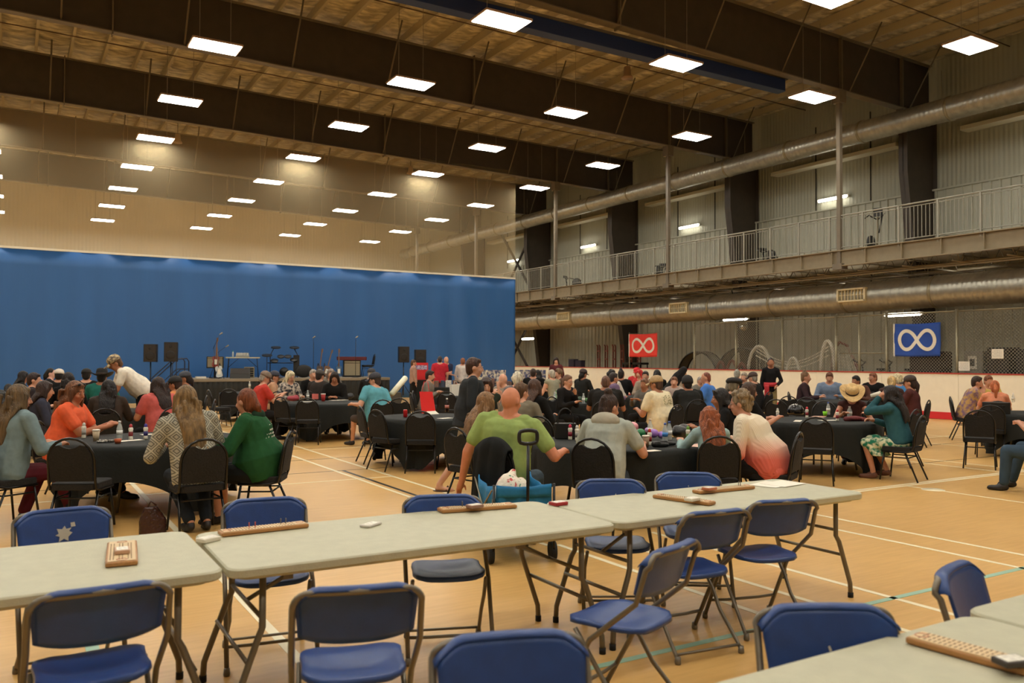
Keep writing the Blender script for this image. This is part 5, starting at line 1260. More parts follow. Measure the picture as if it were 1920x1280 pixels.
# black handbag with two loop handles
p = put(1060, 822); t = empty('handbag', (p.x, p.y, .744), -YAW, 'black structured handbag with two thin loop handles, front centre table', 'bag')
MB().rbox((0, 0, .09), (.25, .11, .18), .03).build('body', mat('bag_leather', (24, 23, 23), .4), t)
for y in (-.04, .04): MB().tube([(-.09, y, .17)]+[(.09*math.cos(PI-PI*k/10), y, .20+.15*math.sin(PI*k/10)) for k in range(11)]+[(.09, y, .17)], .006, 6).build('handle', m_black, t)
# helmet table
p = put(1492, 776); t = empty('helmet', (p.x, p.y, .744), -YAW, 'black helmet with white polka dots on the right round table', 'helmet')
MB().lathe([(.13, .0), (.138, .03), (.134, .08), (.11, .13), (.07, .158), (.004, .168)], n=24, sy=1.1).build('shell', mat('helmet_black', (14, 14, 15), .12), t)
q = MB(); rr = random.Random(8)
for k in range(40):
    a = rr.uniform(0, 2*PI); e = rr.uniform(.2, 1.45); q.ell((.133*math.cos(e)*math.cos(a), .146*math.cos(e)*math.sin(a), .045+.122*math.sin(e)), (.010, .010, .010), n=7, m=5)
q.build('polka_dots', m_white, t); q = MB(); q.sheet(lambda u, v: (.10+.07*v, (u-.5)*.16, .03+.01*v), 6, 3, .006); q.build('visor', m_black, t)
dauber(1458, 786, (200, 196, 188), 'white ink dauber left of the polka dot helmet'); dauber(1513, 783, (196, 44, 54), 'white ink dauber with a red cap right of the helmet'); dauber(1570, 789, (186, 46, 60), 'white ink dauber with a red cap before the straw hat'); bottle(1580, 780, 'clear water bottle before the straw hat person', (210, 210, 206)); bottle(1593, 781, 'squat clear bottle right of the straw hat table bottle', (210, 210, 206), r_=.04, h=.17); bottle(1553, 777, 'clear water bottle behind the green cup')
cup(1547, 779, 'neon green cup on the helmet table', (140, 226, 40), False, .07); paper(1496, 789, .34, .1, .6, 'white paper strips before the helmet'); paper(1535, 781, .32, .2, .5, 'pile of coloured papers on the helmet table', m=mat('mixed_paper', (214, 196, 168), .8, vscale=18, rgb2=(170, 70, 60))); paper(1553, 788, .3, .12, -.2, 'white paper before the straw hat person')
q = MB(); q.cap((-.13, 0, .03), .04, (.12, .02, .03), .035); q.cap((0, .04, .03), .04, (.2, -.02, .02), .03); q.ell((.0, 0, .04), (.12, .07, .04)); c0 = put(1602, 789); o = q.organic('scarf', mat('burgundy_cloth', (110, 44, 44), .8, var=.3, bump=.6, bscale=24), None, .014, 1); o.location = (c0.x, c0.y, .744); o.rotation_euler = (0, 0, -.5); tag(o, 'crumpled burgundy cloth on the helmet table by the teal sleeve', 'cloth')
# further tables
for a in [(1040, 752, 'clear bottle left of the green carton', (220, 220, 214)), (1057, 751, 'clear bottle right of the green carton', (220, 220, 214)), (1071, 750, 'clear bottle before the smiling grey haired person', (70, 80, 90)), (1094, 756, 'clear bottle alone on the back centre table', (210, 210, 206)), (1175, 737, 'bottle left of two on the far centre table', (200, 200, 190)), (1183, 737, 'tall bottle between two on the far centre table', (90, 90, 90)), (1192, 737, 'blue labelled bottle on the far centre table', (60, 90, 160)), (577, 749, 'clear glass bottle on the stage table', (180, 190, 190)), (845, 732, 'small clear bottle near the white paper bag', (210, 210, 206)), (1842, 752, 'olive metal bottle by the ginger hair', (90, 96, 70)), (1900, 754, 'clear bottle at the right frame edge table', (220, 220, 220)), (468, 727, 'clear bottle behind the auburn ponytail', (230, 230, 226))]:
    bottle(*a[:3], cap_=a[3])
p = put(1048, 755); t = empty('drink_carton', (p.x, p.y, .744), 0, 'green and white paper carton on the back centre table', 'carton'); MB().box((0, 0, .13), (.12, .08, .26)).build('body', mat('carton_green', (96, 168, 130), .5, vscale=30, rgb2=(214, 222, 200)), t); MB().box((0, 0, .27), (.12, .02, .03)).build('top_fold', m_white, t)
for px, py, c, w_, lb in [(1064, 754, (230, 222, 208), .13, 'white crumpled bag on the back centre table'), (1083, 753, (44, 62, 44), .15, 'dark green crumpled cloth on the back centre table'), (1105, 754, (60, 104, 54), .13, 'bright green cloth bundle on the back centre table'), (1563, 742, (60, 150, 88), .2, 'green and white plush heap near the rink boards'), (1543, 744, (30, 30, 32), .24, 'black bag on the table near the rink boards'), (1566, 738, (206, 52, 52), .12, 'red hat on the green heap near the rink boards'), (652, 746, (40, 40, 42), .16, 'dark folded garment by the turquoise T-shirt'), (550, 750, (160, 60, 70), .14, 'red and white knitwear on the stage table'), (700, 752, (50, 48, 50), .12, 'dark hat on the stage table'),(1348, 736, (34,34,36), .2, 'black bag beside the bright blue T-shirt')]:
    q = MB(); q.ell((0, 0, .04), (w_, w_*.6, .06)); q.ell((w_*.4, 0, .06), (w_*.5, w_*.4, .06)); q.ell((-w_*.5, .02, .05), (w_*.45, w_*.4, .05))
    c0 = put(px, py); o = q.organic('bundle', mat('bundle_%d_%d_%d' % c, c, .7, var=.2, bump=.6, bscale=18), None, .018, 1); o.location = (c0.x, c0.y, .744); tag(o, lb, 'bundle')
cup(606, 752, 'red and brown paper cup on the stage table', (176, 44, 40), True, .15, wide=1.3); paper(635, 750, .4, .2, .2, 'white papers before the long dark haired glasses wearer'); paper(575, 753, .3, .15, .1, 'white paper on the stage table near the blond person')
o = MB().box((0, 0, .06), (.14, .01, .12)).build('card', mat('pink_card', (232, 122, 112), .7)); c0 = put(591, 748); o.location = (c0.x, c0.y, .744); o.rotation_euler = (0, 0, -.4); tag(o, 'pink card standing on the stage table', 'card')
# black case at the right table
p = put(1868, 775); t = empty('hard_case', (p.x, p.y, .744), -YAW, 'black square hard case on the right edge table', 'case'); MB().rbox((0, 0, .10), (.36, .28, .2), .03).build('body', m_black, t); MB().tube([(-.06, -.145, .12), (-.05, -.17, .14), (.05, -.17, .14), (.06, -.145, .12)], .006, 6).build('handle', m_blackm, t)
# red tote hanging from a chair, rolled poster, furry coat, floor bags
p = at(801, 18.4); t = empty('tote_bag', (p.x, p.y, .42), -heading(801, 8), 'bright red tote bag hanging beside the grey-brown sweater', 'bag')
q = MB(); q.add([(-.16, -.04, .52), (.12, -.04, .52), (.2, -.05, .0), (-.1, -.05, .0), (-.16, .04, .52), (.12, .04, .52), (.2, .05, 0), (-.1, .05, 0)], [(0, 1, 2, 3), (7, 6, 5, 4), (1, 5, 6, 2), (4, 0, 3, 7), (3, 2, 6, 7)], False); q.build('body', mat('tote_red', (226, 42, 46), .7), t)
MB().tube([(-.1, -.04, .52), (-.06, -.04, .74), (.02, -.04, .74), (.06, -.04, .52)], .007, 5).build('handle', mat('tote_red', (226, 42, 46), .7), t)
a_, b_ = at(737, 16.2, 1.0), at(758, 16.6, 1.25); o = MB().tube([a_-(b_-a_)*.1, b_+(b_-a_)*.12], .055, 14).build('poster_roll', mat('poster_roll', (226, 222, 196), .5)); tag(o, 'white rolled poster held up by the turquoise T-shirt person', 'poster roll')
q = MB(); q.cap((-.2, 0, .75), .16, (.12, 0, 1.25), .13); q.cap((.12, 0, 1.25), .12, (.26, 0, 1.42), .09); q.cap((-.25, 0, .6), .16, (-.1, .05, .9), .16); p = at(1262, 20.6)
o = q.organic('fur_coat', mat('black_fur', (22, 21, 21), .95, bump=1., bscale=60), None, .02, 1); o.location = (p.x, p.y, 0); o.rotation_euler = (0, 0, -heading(1262, 0)); tag(o, 'shaggy black coat piled over a chair back', 'coat')
for px, y, c, lb, s_ in [(291, 1000, (64, 36, 28), 'shiny brown handbag on the floor behind the patterned jacket', 1.)]:
    p = at(px, EYE*F/(y-672)); q = MB(); q.loft([((0, 0, 0), (.12, 0, 0), (0, .07, 0)), ((0, 0, .14), (.12, 0, 0), (0, .06, 0)), ((-.02, 0, .26), (.06, 0, 0), (0, .04, 0))], 12)
    t = empty('handbag', (p.x, p.y, 0), -heading(px, 0), lb, 'bag'); q.organic('body', mat('brown_gloss', c, .25, var=.3, bump=.8, bscale=25), t, .012, 2); MB().tube([(-.05, 0, .25), (-.02, 0, .31), (.03, 0, .27)], .008, 6).build('handle', mat('brown_gloss', c, .25), t)

# ================================================================== STAGE AND BAND GEAR
SY = 30.2; SH = .95
st = empty('stage', (8.9, SY, 0), 0, 'low portable stage with pleated black skirt in front of the blue curtain', 'stage')
MB().rbox((0, 1.2, SH-.05), (7.35, 2.4, .1), .02).build('deck', mat('stage_deck', (132, 122, 104), .6), st)
MB().sheet(lambda u, v: (-3.66+7.32*u, .02+.022*math.sin(u*7.32*36)*(1-.3*v), .01+(SH-.06)*v), 620, 3, .004).build('skirt', mat('skirt_black', (38, 38, 34), .85), st)
for x in (-3.4, 0, 3.4):
    for y in (.3, 2.1): MB().tube([(x, y, 0), (x, y, SH-.1)], .03, 6).build('leg', m_blackm, st)
def sp(px, y=31.2):        # position on a stage line
    v = fw+rt*((px-960)/F); t_ = y/v[1]; return Vector((v[0]*t_, y, SH))
FACE = -.25
# speakers on stands
m_cab = mat('speaker_cabinet', (26, 24, 22), .55)
def speaker(px, Y, zt, h, label):
    v = fw+rt*((px-960)/F); t_ = Y/v[1]; X = v[0]*t_
    t = empty('speaker_stand', (X, Y, 0), FACE, 'tripod stand under the '+label, 'speaker stand')
    MB().tube([(0, 0, .25), (0, 0, zt-h)], .02, 8).build('pole', m_blackm, t)
    for k in range(3):
        a = PI/2+k*2*PI/3; MB().tube([(0, 0, .7), (.48*math.cos(a), .48*math.sin(a), .01)], .014, 6).build('leg', m_blackm, t)
    MB().lathe([(.035, .66), (.035, .76)], n=10).build('collar', m_galv, t)
    s = empty('loudspeaker', (X, Y, zt-h), FACE, label, 'loudspeaker')
    MB().rbox((0, 0, h/2), (.41, .34, h), .03).build('cabinet', m_cab, s)
    MB().box((0, -.175, h*.5), (.36, .012, h*.9)).build('grille', mat('speaker_grille', (40, 34, 28), .7, var=.2, vscale=60), s)
    for z, r_ in ((h*.34, .14), (h*.78, .05)):
        q = MB(); q.lathe([(r_, 0), (r_*.9, .006), (r_*.3, .002)], n=20, M=Matrix.Translation((0, -.182, z)) @ Matrix.Rotation(PI/2, 4, 'X')); q.build('driver', mat('speaker_cone', (30, 26, 22), .6), s)
speaker(283, 29.6, 2.12, .58, 'black loudspeaker on a stand at far stage left'); speaker(321, 29.3, 2.19, .64, 'taller black loudspeaker on a stand beside the stage stairs')
speaker(757, 30.0, 2.15, .62, 'black loudspeaker on a stand right of the stage'); speaker(788, 28.6, 2.02, .62, 'black loudspeaker on a stand in front of the red banner')
v = at(735, 27.6); t = empty('subwoofer', (v.x, v.y, 0), FACE, 'big dark grey subwoofer cabinet on the floor right of the stage', 'subwoofer'); MB().rbox((0, 0, .28), (.56, .5, .56), .03).build('cabinet', mat('sub_grey', (62, 58, 52), .6), t)
for x in (-.15, .15): q = MB(); q.lathe([(.055, 0), (.05, .004)], n=16, M=Matrix.Translation((x, -.252, .12)) @ Matrix.Rotation(PI/2, 4, 'X')); q.build('port', m_black, t)
# stage stairs with handrail
p = Vector((4.55, 30.3, 0)); t = empty('stage_stairs', p, 0, 'steps with blue-black tubular handrails at the left end of the stage', 'stairs'); m_nrail = mat('navy_rail', (24, 34, 56), .5)
for k in range(4): MB().box((-.45+k*.26, .3, .12+k*.22), (.28, .8, .04)).build('tread', m_blackm, t)
for y in (-.1, .7):
    q = MB(); q.tube([(-.62, y, 0), (-.62, y, .75), (-.5, y, .92), (.22, y, 1.62), (.55, y, 1.66), (.62, y, 1.55), (.62, y, .5)], .022, 8); q.build('handrail', m_nrail, t)
    q = MB(); q.tube([(-.3, y, 0), (-.3, y, .62), (.35, y, 1.28), (.62, y, 1.3)], .018, 8); q.build('mid_rail', m_nrail, t); MB().tube([(.22, y, .4), (.22, y, 1.62)], .018, 6).build('post', m_nrail, t)
# guitar amp on a stand, second amp, floor wedge, rack
def amp(px, w_, h, z, label, face=(150, 138, 112), y=31.5):
    p = sp(px, y); t = empty('guitar_amplifier', (p.x, p.y, SH+z), FACE, label, 'amplifier'); MB().rbox((0, 0, h/2), (w_, .26, h), .02).build('cabinet', m_black, t); MB().box((0, -.135, h*.46), (w_*.88, .01, h*.72)).build('grille_cloth', mat('amp_%d' % face[0], face, .8, var=.1, vscale=50), t); MB().box((0, -.135, h*.90), (w_*.88, .012, h*.1)).build('control_panel', m_galv, t)
    return t, p
t, p = amp(404, .58, .42, .36, 'tan fronted guitar amplifier raised on a stand behind a red guitar'); MB().tube([(0, 0, 0), (0, 0, -.36)], .03, 6).build('stand_post', m_blackm, t); MB().box((0, 0, -.345), (.4, .3, .03)).build('stand_foot', m_blackm, t)
amp(660, .68, .66, 0, 'big grey fronted guitar amplifier carrying a dark red case', (150, 144, 128))
p = sp(662, 31.5); o = MB().rbox((0, 0, .07), (1.15, .34, .14), .05).build('instrument_case', mat('case_red', (92, 24, 30), .5)); o.location = (p.x-.05, p.y, SH+.66); o.rotation_euler = (0, 0, FACE); tag(o, 'dark red long case lying on the big amplifier', 'case')
p = sp(451, 30.7); t = empty('floor_monitor', (p.x, p.y, SH), FACE, 'wedge shaped black stage monitor in front of the mixing table', 'monitor speaker'); q = MB(); V = [(-.34, -.25, 0), (.34, -.25, 0), (.34, .2, 0), (-.34, .2, 0), (-.34, -.2, .16), (.34, -.2, .16), (.34, .12, .36), (-.34, .12, .36)]; q.add(V, [(3, 2, 1, 0), (0, 1, 5, 4), (4, 5, 6, 7), (7, 6, 2, 3), (0, 4, 7, 3), (1, 2, 6, 5)], False); q.build('cabinet', mat('wedge_black', (44, 42, 38), .6), t); q = MB(); q.add([(-.3, -.195, .172), (.3, -.195, .172), (.3, .105, .362), (-.3, .105, .362)], [(0, 1, 2, 3)], False); q.build('grille', mat('speaker_grille', (40, 34, 28), .7), t)
p = sp(468, 31.3); t = empty('equipment_rack', (p.x, p.y, SH), FACE, 'small silver and black rack case under the mixing table', 'rack'); MB().rbox((0, 0, .2), (.36, .36, .4), .02).build('case', m_galv, t); 
for k in range(4): MB().box((0, -.185, .08+k*.085), (.3, .012, .065)).build('unit', m_black, t)
p = sp(456, 31.8); t = empty('folding_table', (p.x, p.y, SH), FACE, 'pale folding table on the stage carrying the sound mixer', 'table'); MB().rbox((0, 0, .74), (1.22, .5, .045), .04).build('tabletop', m_ttop, t)
for s in (-1, 1):
    for e in (-1, 1): MB().tube([(s*.5, e*.2, .72), (s*.55, e*.22, 0)], .014, 6).build('leg', m_blackm, t)
    MB().tube([(s*.5, 0, .4), (s*.15, 0, .72)], .01, 6).build('brace', m_blackm, t)
t2 = empty('sound_mixer', (p.x-.02, p.y, SH+.765), FACE, 'grey sound mixer on the stage table', 'mixer'); q = MB(); V = [(-.24, -.2, 0), (.24, -.2, 0), (.24, .2, 0), (-.24, .2, 0), (-.24, -.2, .04), (.24, -.2, .04), (.22, .18, .16), (-.22, .18, .16)]; q.add(V, [(3, 2, 1, 0), (0, 1, 5, 4), (4, 5, 6, 7), (7, 6, 2, 3), (0, 4, 7, 3), (1, 2, 6, 5)], False); q.build('console', mat('mixer_grey', (128, 128, 120), .5), t2)
q = MB(); rr = random.Random(3)
for a in range(8):
    for b in range(6): q.box((-.2+a*.055, -.16+b*.055, .05+.115*(b*.055+.04)/.38+.01), (.02, .015, .02))
q.build('knobs', m_white, t2)
bo = sp(437, 31.8); t = empty('bottle', (bo.x, bo.y, SH+.765), 0, 'clear green tinted bottle left of the sound mixer', 'bottle'); MB().lathe([(.035, 0), (.035, .14), (.015, .2)], n=12).build('body', m_clear, t); MB().lathe([(.016, .2), (.016, .23)], n=10).build('cap', mat('cap_green', (60, 150, 90), .4), t)
def micstand(px, h, tip, label, y=30.8):
    p = sp(px, y); t = empty('microphone_stand', (p.x, p.y, SH), 0, label, 'microphone stand')
    MB().lathe([(.13, 0), (.12, .02), (.02, .035)], n=14).build('base', m_black, t); MB().tube([(0, 0, .03), (0, 0, h)], .010, 6).build('pole', m_blackm, t); MB().tube([(-tip[0]*.25, 0, h-tip[1]*.25), (tip[0], 0, h+tip[1])], .008, 6).build('boom', m_blackm, t)
    q = MB(); q.cap((tip[0], 0, h+tip[1]), .016, (tip[0]+.08, 0, h+tip[1]+.05), .026); q.build('microphone', m_galv, t)
micstand(402, 1.15, (.18, .42), 'boom microphone stand in front of the red guitar'); micstand(410, .95, (.25, .18), 'second boom microphone stand reaching right by the red guitar', 31.0); micstand(588, 1.3, (-.03, .2), 'upright microphone stand in front of the middle guitar'); micstand(667, 1.45, (0., .08), 'straight microphone stand in front of the big amplifier', 30.7)
def guitar(px, y, c, label, lean=.1, z=.0):
    p = sp(px, y); t = empty('guitar', (p.x, p.y, SH+z), FACE, label, 'guitar'); Mg = Matrix.Rotation(lean, 4, 'Y') @ Matrix.Rotation(-.12, 4, 'X')
    def lobe(a):
        r_ = .17+.035*math.cos(2*a)-.025*math.cos(4*a); return (r_*math.sin(a)*.95, r_*math.cos(a)*1.25)
    n = 28; pts = [lobe(2*PI*k/n) for k in range(n)]; q = MB(); V = [(x, -.02, .28+z_) for x, z_ in pts]+[(x, .025, .28+z_) for x, z_ in pts]
    q.add(V, [tuple(range(n))[::-1], tuple(range(n, 2*n))]+[(k, (k+1) % n, n+(k+1) % n, n+k) for k in range(n)], False, Mg); bd = q.build('body', mat('gtr_%d_%d_%d' % c, c, .25), t)
    q = MB(); q.box((0, -.028, .27), (.11, .01, .2), M=Mg); q.build('pickguard', m_white, bd)
    q = MB(); q.box((0, -.03, .78), (.045, .02, .66), M=Mg); q.build('neck', mat('neck_wood', (104, 76, 54), .5), t); q = MB(); q.box((.01, -.03, 1.18), (.075, .018, .16), M=Mg); q.build('headstock', mat('neck_wood', (104, 76, 54), .5), t); t.scale = (.88, .88, .88)
    st_ = empty('guitar_stand', (p.x, p.y+.06, SH), FACE, 'black stand holding the '+label, 'guitar stand')
    for s in (-1, 1): MB().tube([(0, .03, .55), (s*.16, -.12, 0)], .01, 5).build('leg', m_blackm, st_)
    MB().tube([(0, .03, .55), (0, .2, 0)], .01, 5).build('leg', m_blackm, st_)
guitar(404, 30.9, (130, 44, 30), 'red brown guitar leaning at stage left', .05, .35); guitar(413, 30.6, (200, 206, 204), 'white and navy electric guitar low at stage left', -.12); guitar(598, 31.0, (60, 40, 30), 'dark guitar in the stage middle', .12); guitar(636, 31.1, (46, 84, 120), 'blue guitar upright in the stage middle', 0.); guitar(610, 31.4, (120, 84, 56), 'brown acoustic guitar behind the dark one', .25)
# electronic drum kit
p = sp(533, 31.4); t = empty('drum_kit', (p.x, p.y, SH), FACE, 'black electronic drum kit in the stage middle', 'drum kit')
def pad(x, y, z, r_, name, tiltx=.3):
    q = MB(); q.lathe([(r_, 0), (r_, .03), (r_*.92, .035)], n=20, M=Matrix.Translation((x, y, z)) @ Matrix.Rotation(tiltx, 4, 'X')); q.build(name, m_black, t)
for x, y, z, r_ in ((-.62, 0, .82, .19), (-.3, .2, 1.12, .18), (.38, .2, 1.12, .18)): pad(x, y, z, r_, 'cymbal_pad', .25)
for x, y, z, r_ in ((-.12, 0, .78, .13), (.14, 0, .78, .13), (-.35, -.1, .62, .14), (.35, -.05, .66, .14)): pad(x, y, z, r_, 'drum_pad', .5)
for x in (-.5, .5):
    MB().tube([(x, .15, 0), (x, .15, .85), (x*.75, .2, 1.1)], .018, 6).build('rack_post', m_blackm, t)
MB().tube([(-.62, .0, 0), (-.62, 0, .8)], .015, 6).build('rack_post', m_blackm, t); MB().tube([(-.6, .12, .55), (.55, .12, .55)], .018, 6).build('rack_bar', m_blackm, t)
MB().box((.45, 0, .45), (.22, .12, .8)).build('sound_module', m_black, t); q = MB(); q.lathe([(.17, 0), (.17, .05)], n=20, M=Matrix.Translation((.0, -.1, .22)) @ Matrix.Rotation(PI/2, 4, 'X')); q.build('kick_pad', m_blackm, t)
p = sp(570, 31.2); q = MB(); q.ell((0, 0, .24), (.34, .16, .25)); o = q.organic('gear_bag', mat('bag_black', (34, 32, 30), .8), None, .03, 2); o.location = (p.x, p.y, SH-.0); tag(o, 'round black gear bag on the stage by the drum kit', 'bag')
p = sp(690, 31.3); c = bchair((p.x, p.y), heading(690, -100), 'empty banquet chair standing on the stage', SH)
p = sp(377, 30.5); o = MB().rbox((0, 0, .04), (.35, .16, .07), .03).build('pedal_board', m_white); o.location = (p.x, p.y, SH); tag(o, 'small white pedals at the left stage edge', 'effects pedals')
# red banner and merchandise tables by the curtain
v = at(787, 30.5); t = empty('prize_wheel_table', (v.x, v.y, 0), -heading(787, 0), 'red printed display case standing behind a loudspeaker', 'display')
MB().box((0, 0, 1.22), (.62, .3, .62)).build('case', mat('banner_red', (206, 34, 38), .5), t); MB().box((0, -.155, 1.36), (.54, .01, .16)).build('printed_panel', mat('banner_print', (200, 190, 214), .6, vscale=26, rgb2=(96, 72, 120)), t); MB().box((0, 0, .45), (.7, .5, .9)).build('plinth', m_clothb, t)
rr = random.Random(21)
def merch(px, d, w_, lab, items, board=None):
    v = at(px, d); t = empty('vendor_table', (v.x, v.y, 0), -heading(px, 0), 'black clothed vendor table '+lab, 'table'); MB().rbox((0, 0, .37), (w_, .75, .74), .05).build('cloth', m_clothb, t)
    c_, s_ = math.cos(-heading(px, 0)), math.sin(-heading(px, 0))
    for k in range(items):
        x = -w_/2+.12+(w_-.24)*k/max(1, items-1); col = rr.choice([(190, 180, 170), (120, 90, 80), (60, 70, 90), (200, 190, 160), (160, 60, 60), (40, 40, 44), (210, 206, 198)])
        h = rr.uniform(.12, .34); o = MB().rbox((0, 0, h/2), (rr.uniform(.1, .2), .14, h), .02).build('merchandise_box', mat('mer_%d_%d_%d' % col, col, .6, var=.3, vscale=20)); o.location = (v.x+c_*x, v.y+s_*x, .74); o.rotation_euler = (0, 0, -heading(px, 0)); tag(o, '%s item, %s from the left on the vendor table %s' % ({190: 'beige', 120: 'brown', 60: 'slate blue', 200: 'cream', 160: 'red', 40: 'black', 210: 'white'}[col[0]], ['first', 'second', 'third', 'fourth', 'fifth', 'sixth', 'seventh', 'eighth', 'ninth'][k], lab), 'merchandise', 'goods on the vendor table '+lab)
    if board:
        o = MB().box((0, 0, .3), (w_*.55, .03, .52)).build('display_board', mat('board_'+str(int(px)), board, .6, vscale=11, rgb2=(60, 70, 110))); o.location = (v.x, v.y+.2, .74); o.rotation_euler = (0, 0, -heading(px, 0)); tag(o, 'coloured display board on the vendor table '+lab, 'display board')
merch(858, 27.5, 1.6, 'left of the walking person', 8); merch(930, 28.2, 1.6, 'right of the walking person', 8, (226, 214, 190)); merch(1000, 29., 2.0, 'at the curtain edge', 9, (200, 190, 170))
p = at(853, 21.0, .744); t = empty('paper_bag', (p.x, p.y, .744), 0, 'white paper bag with handles behind the walking person', 'bag'); MB().box((0, 0, .14), (.22, .12, .28)).build('body', m_paper, t); MB().tube([(-.05, -.06, .27), (-.03, -.06, .36), (.03, -.06, .36), (.05, -.06, .27)], .005, 5).build('handle', m_white, t)

# ================================================================== FLAGS
def flag(ya, yb, za, zb, c, label, X, ph):
    t = empty('flag', (X, (ya+yb)/2, (za+zb)/2), 0, label, 'flag'); W, H_ = abs(ya-yb), abs(za-zb)
    def rip(y, z): return .012*math.sin(y*7+z*5+ph)+.008*math.sin(z*11-y*4)
    MB().sheet(lambda u, v: (rip((u-.5)*W, (v-.5)*H_), (u-.5)*W, (v-.5)*H_-.025*math.sin(PI*u)*(1 if v > .5 else .6)), 24, 14, .004).build('cloth', mat('flag_%d' % c[0], c, .75, var=.06), t)
    q = MB(); n = 72; ro = []
    for k in range(n):
        a = 2*PI*k/n; den = 1+math.sin(a)**2; y = W*.375*math.cos(a)/den; z = H_*1.02*math.sin(a)*math.cos(a)/den*.78
        ro.append((y, z))
    V = []; Fc = []
    for k in range(n):
        a = Vector(ro[(k+1) % n])-Vector(ro[k-1]); nn = Vector((-a.y, a.x)).normalized()*(H_*.052)
        for s in (-1, 1):
            y, z = ro[k][0]+nn.x*s, ro[k][1]+nn.y*s; xx = rip(y, z)-.012
            V.append((xx, y, z-.012))
    for k in range(n): j = (k+1) % n; Fc.append((2*k, 2*k+1, 2*j+1, 2*j))
    o = len(V); V2 = [(x+.004, y, z) for x, y, z in V]; V += V2; Fc += [tuple(i+o for i in f[::-1]) for f in Fc[:n]]
    q.add(V, Fc, False); q.build('infinity_symbol', m_white, t, 'white infinity symbol')
    MB().box((0, W/2+.01, 0), (.02, .045, H_*1.0)).build('header_band', m_white, t)
    return t
flag(14.2, 15.66, 1.80, 2.78, (34, 74, 158), 'blue flag with a white infinity symbol hung on the chain link fence', 22.87, 0)
flag(26.48, 28.3, 1.80, 2.78, (226, 58, 46), 'red flag with a white infinity symbol hung above the rink boards', 22.87, 2)
t = empty('flag_pole', (22.9, 28.33, 0), 0, 'thin pole carrying the red infinity flag', 'pole'); MB().tube([(0, 0, 0), (0, 0, 2.85)], .018, 6).build('pole', m_galv, t); MB().tube([(0, 0, 2.79), (0, -1.9, 2.79)], .01, 6).build('crossbar', m_galv, t)

# ================================================================== STORED GEAR BEHIND THE BOARDS
m_rust = mat('rust_red_paint', (122, 62, 48), .6); m_net = mat('net_white', (236, 230, 212), .7)
for k in range(6):
    y = 33.2-k*.62
    t = empty('steel_rack', (24.9, y, 0), 0, 'upright rust red steel rack frame, %s of six by the liner wall' % ['first', 'second', 'third', 'fourth', 'fifth', 'sixth'][k], 'steel frame', 'rust red frames by the wall')
    for dy in (-.09, .09): MB().tube([(0, dy, 0), (0, dy, 2.32), (-.12, dy-.1, 2.38)], .035, 6).build('post', m_rust, t)
    for z in (.6, 1.2, 1.7, 2.1): MB().box((0, 0, z), (.05, .24, .07)).build('crossbar', m_rust, t)
for k, (y, w_) in enumerate([(35.1, .5), (34.5, .5)]):
    o = MB().rbox((0, 0, .85), (.3, w_, 1.7-.12*k), .04).build('gym_mat', mat('mat_purple', (44, 36, 52), .6)); o.location = (24.7, y, 0); tag(o, 'dark purple folded gym mat standing behind the boards, %s' % ['left', 'right'][k], 'gym mat', 'dark purple gym mats')
for k in range(2):
    t = empty('stool', (24.2, 29.9-k*.75, 0), 0, 'dark metal bar stool behind the boards, %s of two' % ['left', 'right'][k], 'stool', 'stools behind the boards')
    MB().rbox((0, 0, 1.5), (.5, .6, .1), .05).build('seat', m_blackm, t)
    for a in (-1, 1):
        for b in (-1, 1): MB().tube([(a*.2, b*.22, 1.48), (a*.24, b*.32, 0)], .03, 6).build('leg', m_blackm, t)
for k, (y, r_, hh) in enumerate([(26.2, 1.15, 2.0), (24.5, 1.25, 2.15)]):      # big arched tumbling shells
    t = empty('arched_frame', (24.9+.75*k, y, 0), 0, 'grey arched dome frame behind the boards, %s the red flag' % ['right below', 'further right of'][k], 'dome frame', 'grey arched frames')
    q = MB(); q.sheet(lambda u, v: (-.1+.5*v, -r_*math.cos(PI*u), 1.0+(hh-1.0)*math.sin(PI*u)), 24, 4, .02); q.build('shell', mat('dome_grey', (88, 84, 74), .6), t)
    for x in (-.1, .4): MB().tube([(x, -r_*math.cos(PI*j/20), 1.0+(hh-1.0)*math.sin(PI*j/20)+.01) for j in range(21)], .04, 6).build('rim', m_blackm, t)
    for s in (-1, 1): MB().box((.15, s*r_, .5), (.5, .05, 1.)).build('support', m_blackm, t)
# soccer nets
def goal(y0, y1, zt, X, c, label, depth=.9):
    t = empty('goal_net', (X, (y0+y1)/2, 0), 0, label, 'goal'); W = abs(y1-y0)/2
    MB().tube([(0, -W, 0), (0, -W, zt-.2), (0, -W+.15, zt), (0, W-.15, zt), (0, W, zt-.2), (0, W, 0)], .045, 8).build('frame', c, t)
    MB().tube([(depth, -W, 0), (depth, -W, .1), (depth, W, .1), (depth, W, 0)], .03, 6).build('back_bar', c, t)
    q = MB()
    for k in range(15): y = -W+2*W*k/14; q.tube([(0, y, zt-.05), (depth*.4, y, zt*.75), (depth, y, .1)], .006, 3)
    for k in range(9): f_ = k/8; q.tube([(depth*f_, -W, zt*(1-f_)+.05), (depth*f_, W, zt*(1-f_)+.05)], .006, 3)
    q.build('net', m_net, t)
def hoop(y, w_, zt, label):
    t = empty('arch_goal', (24.3, y, 0), 0, label, 'goal frame', 'white arched goal frames'); MB().tube([(0, -w_*math.cos(PI*j/14), zt*.55+zt*.45*math.sin(PI*j/14)) for j in range(15)], .06, 7).build('arch', m_net, t)
    for s in (-1, 1): MB().tube([(0, s*w_, zt*.56), (0, s*(w_+.08), 0)], .04, 7).build('leg', m_net, t)
hoop(22.3, .55, 2.2, 'white arched frame behind the sash wearing person'); hoop(20.7, .30, 1.75, 'small white arched frame behind the boards'); hoop(19.2, .28, 2.35, 'tall narrow white frame behind the boards')
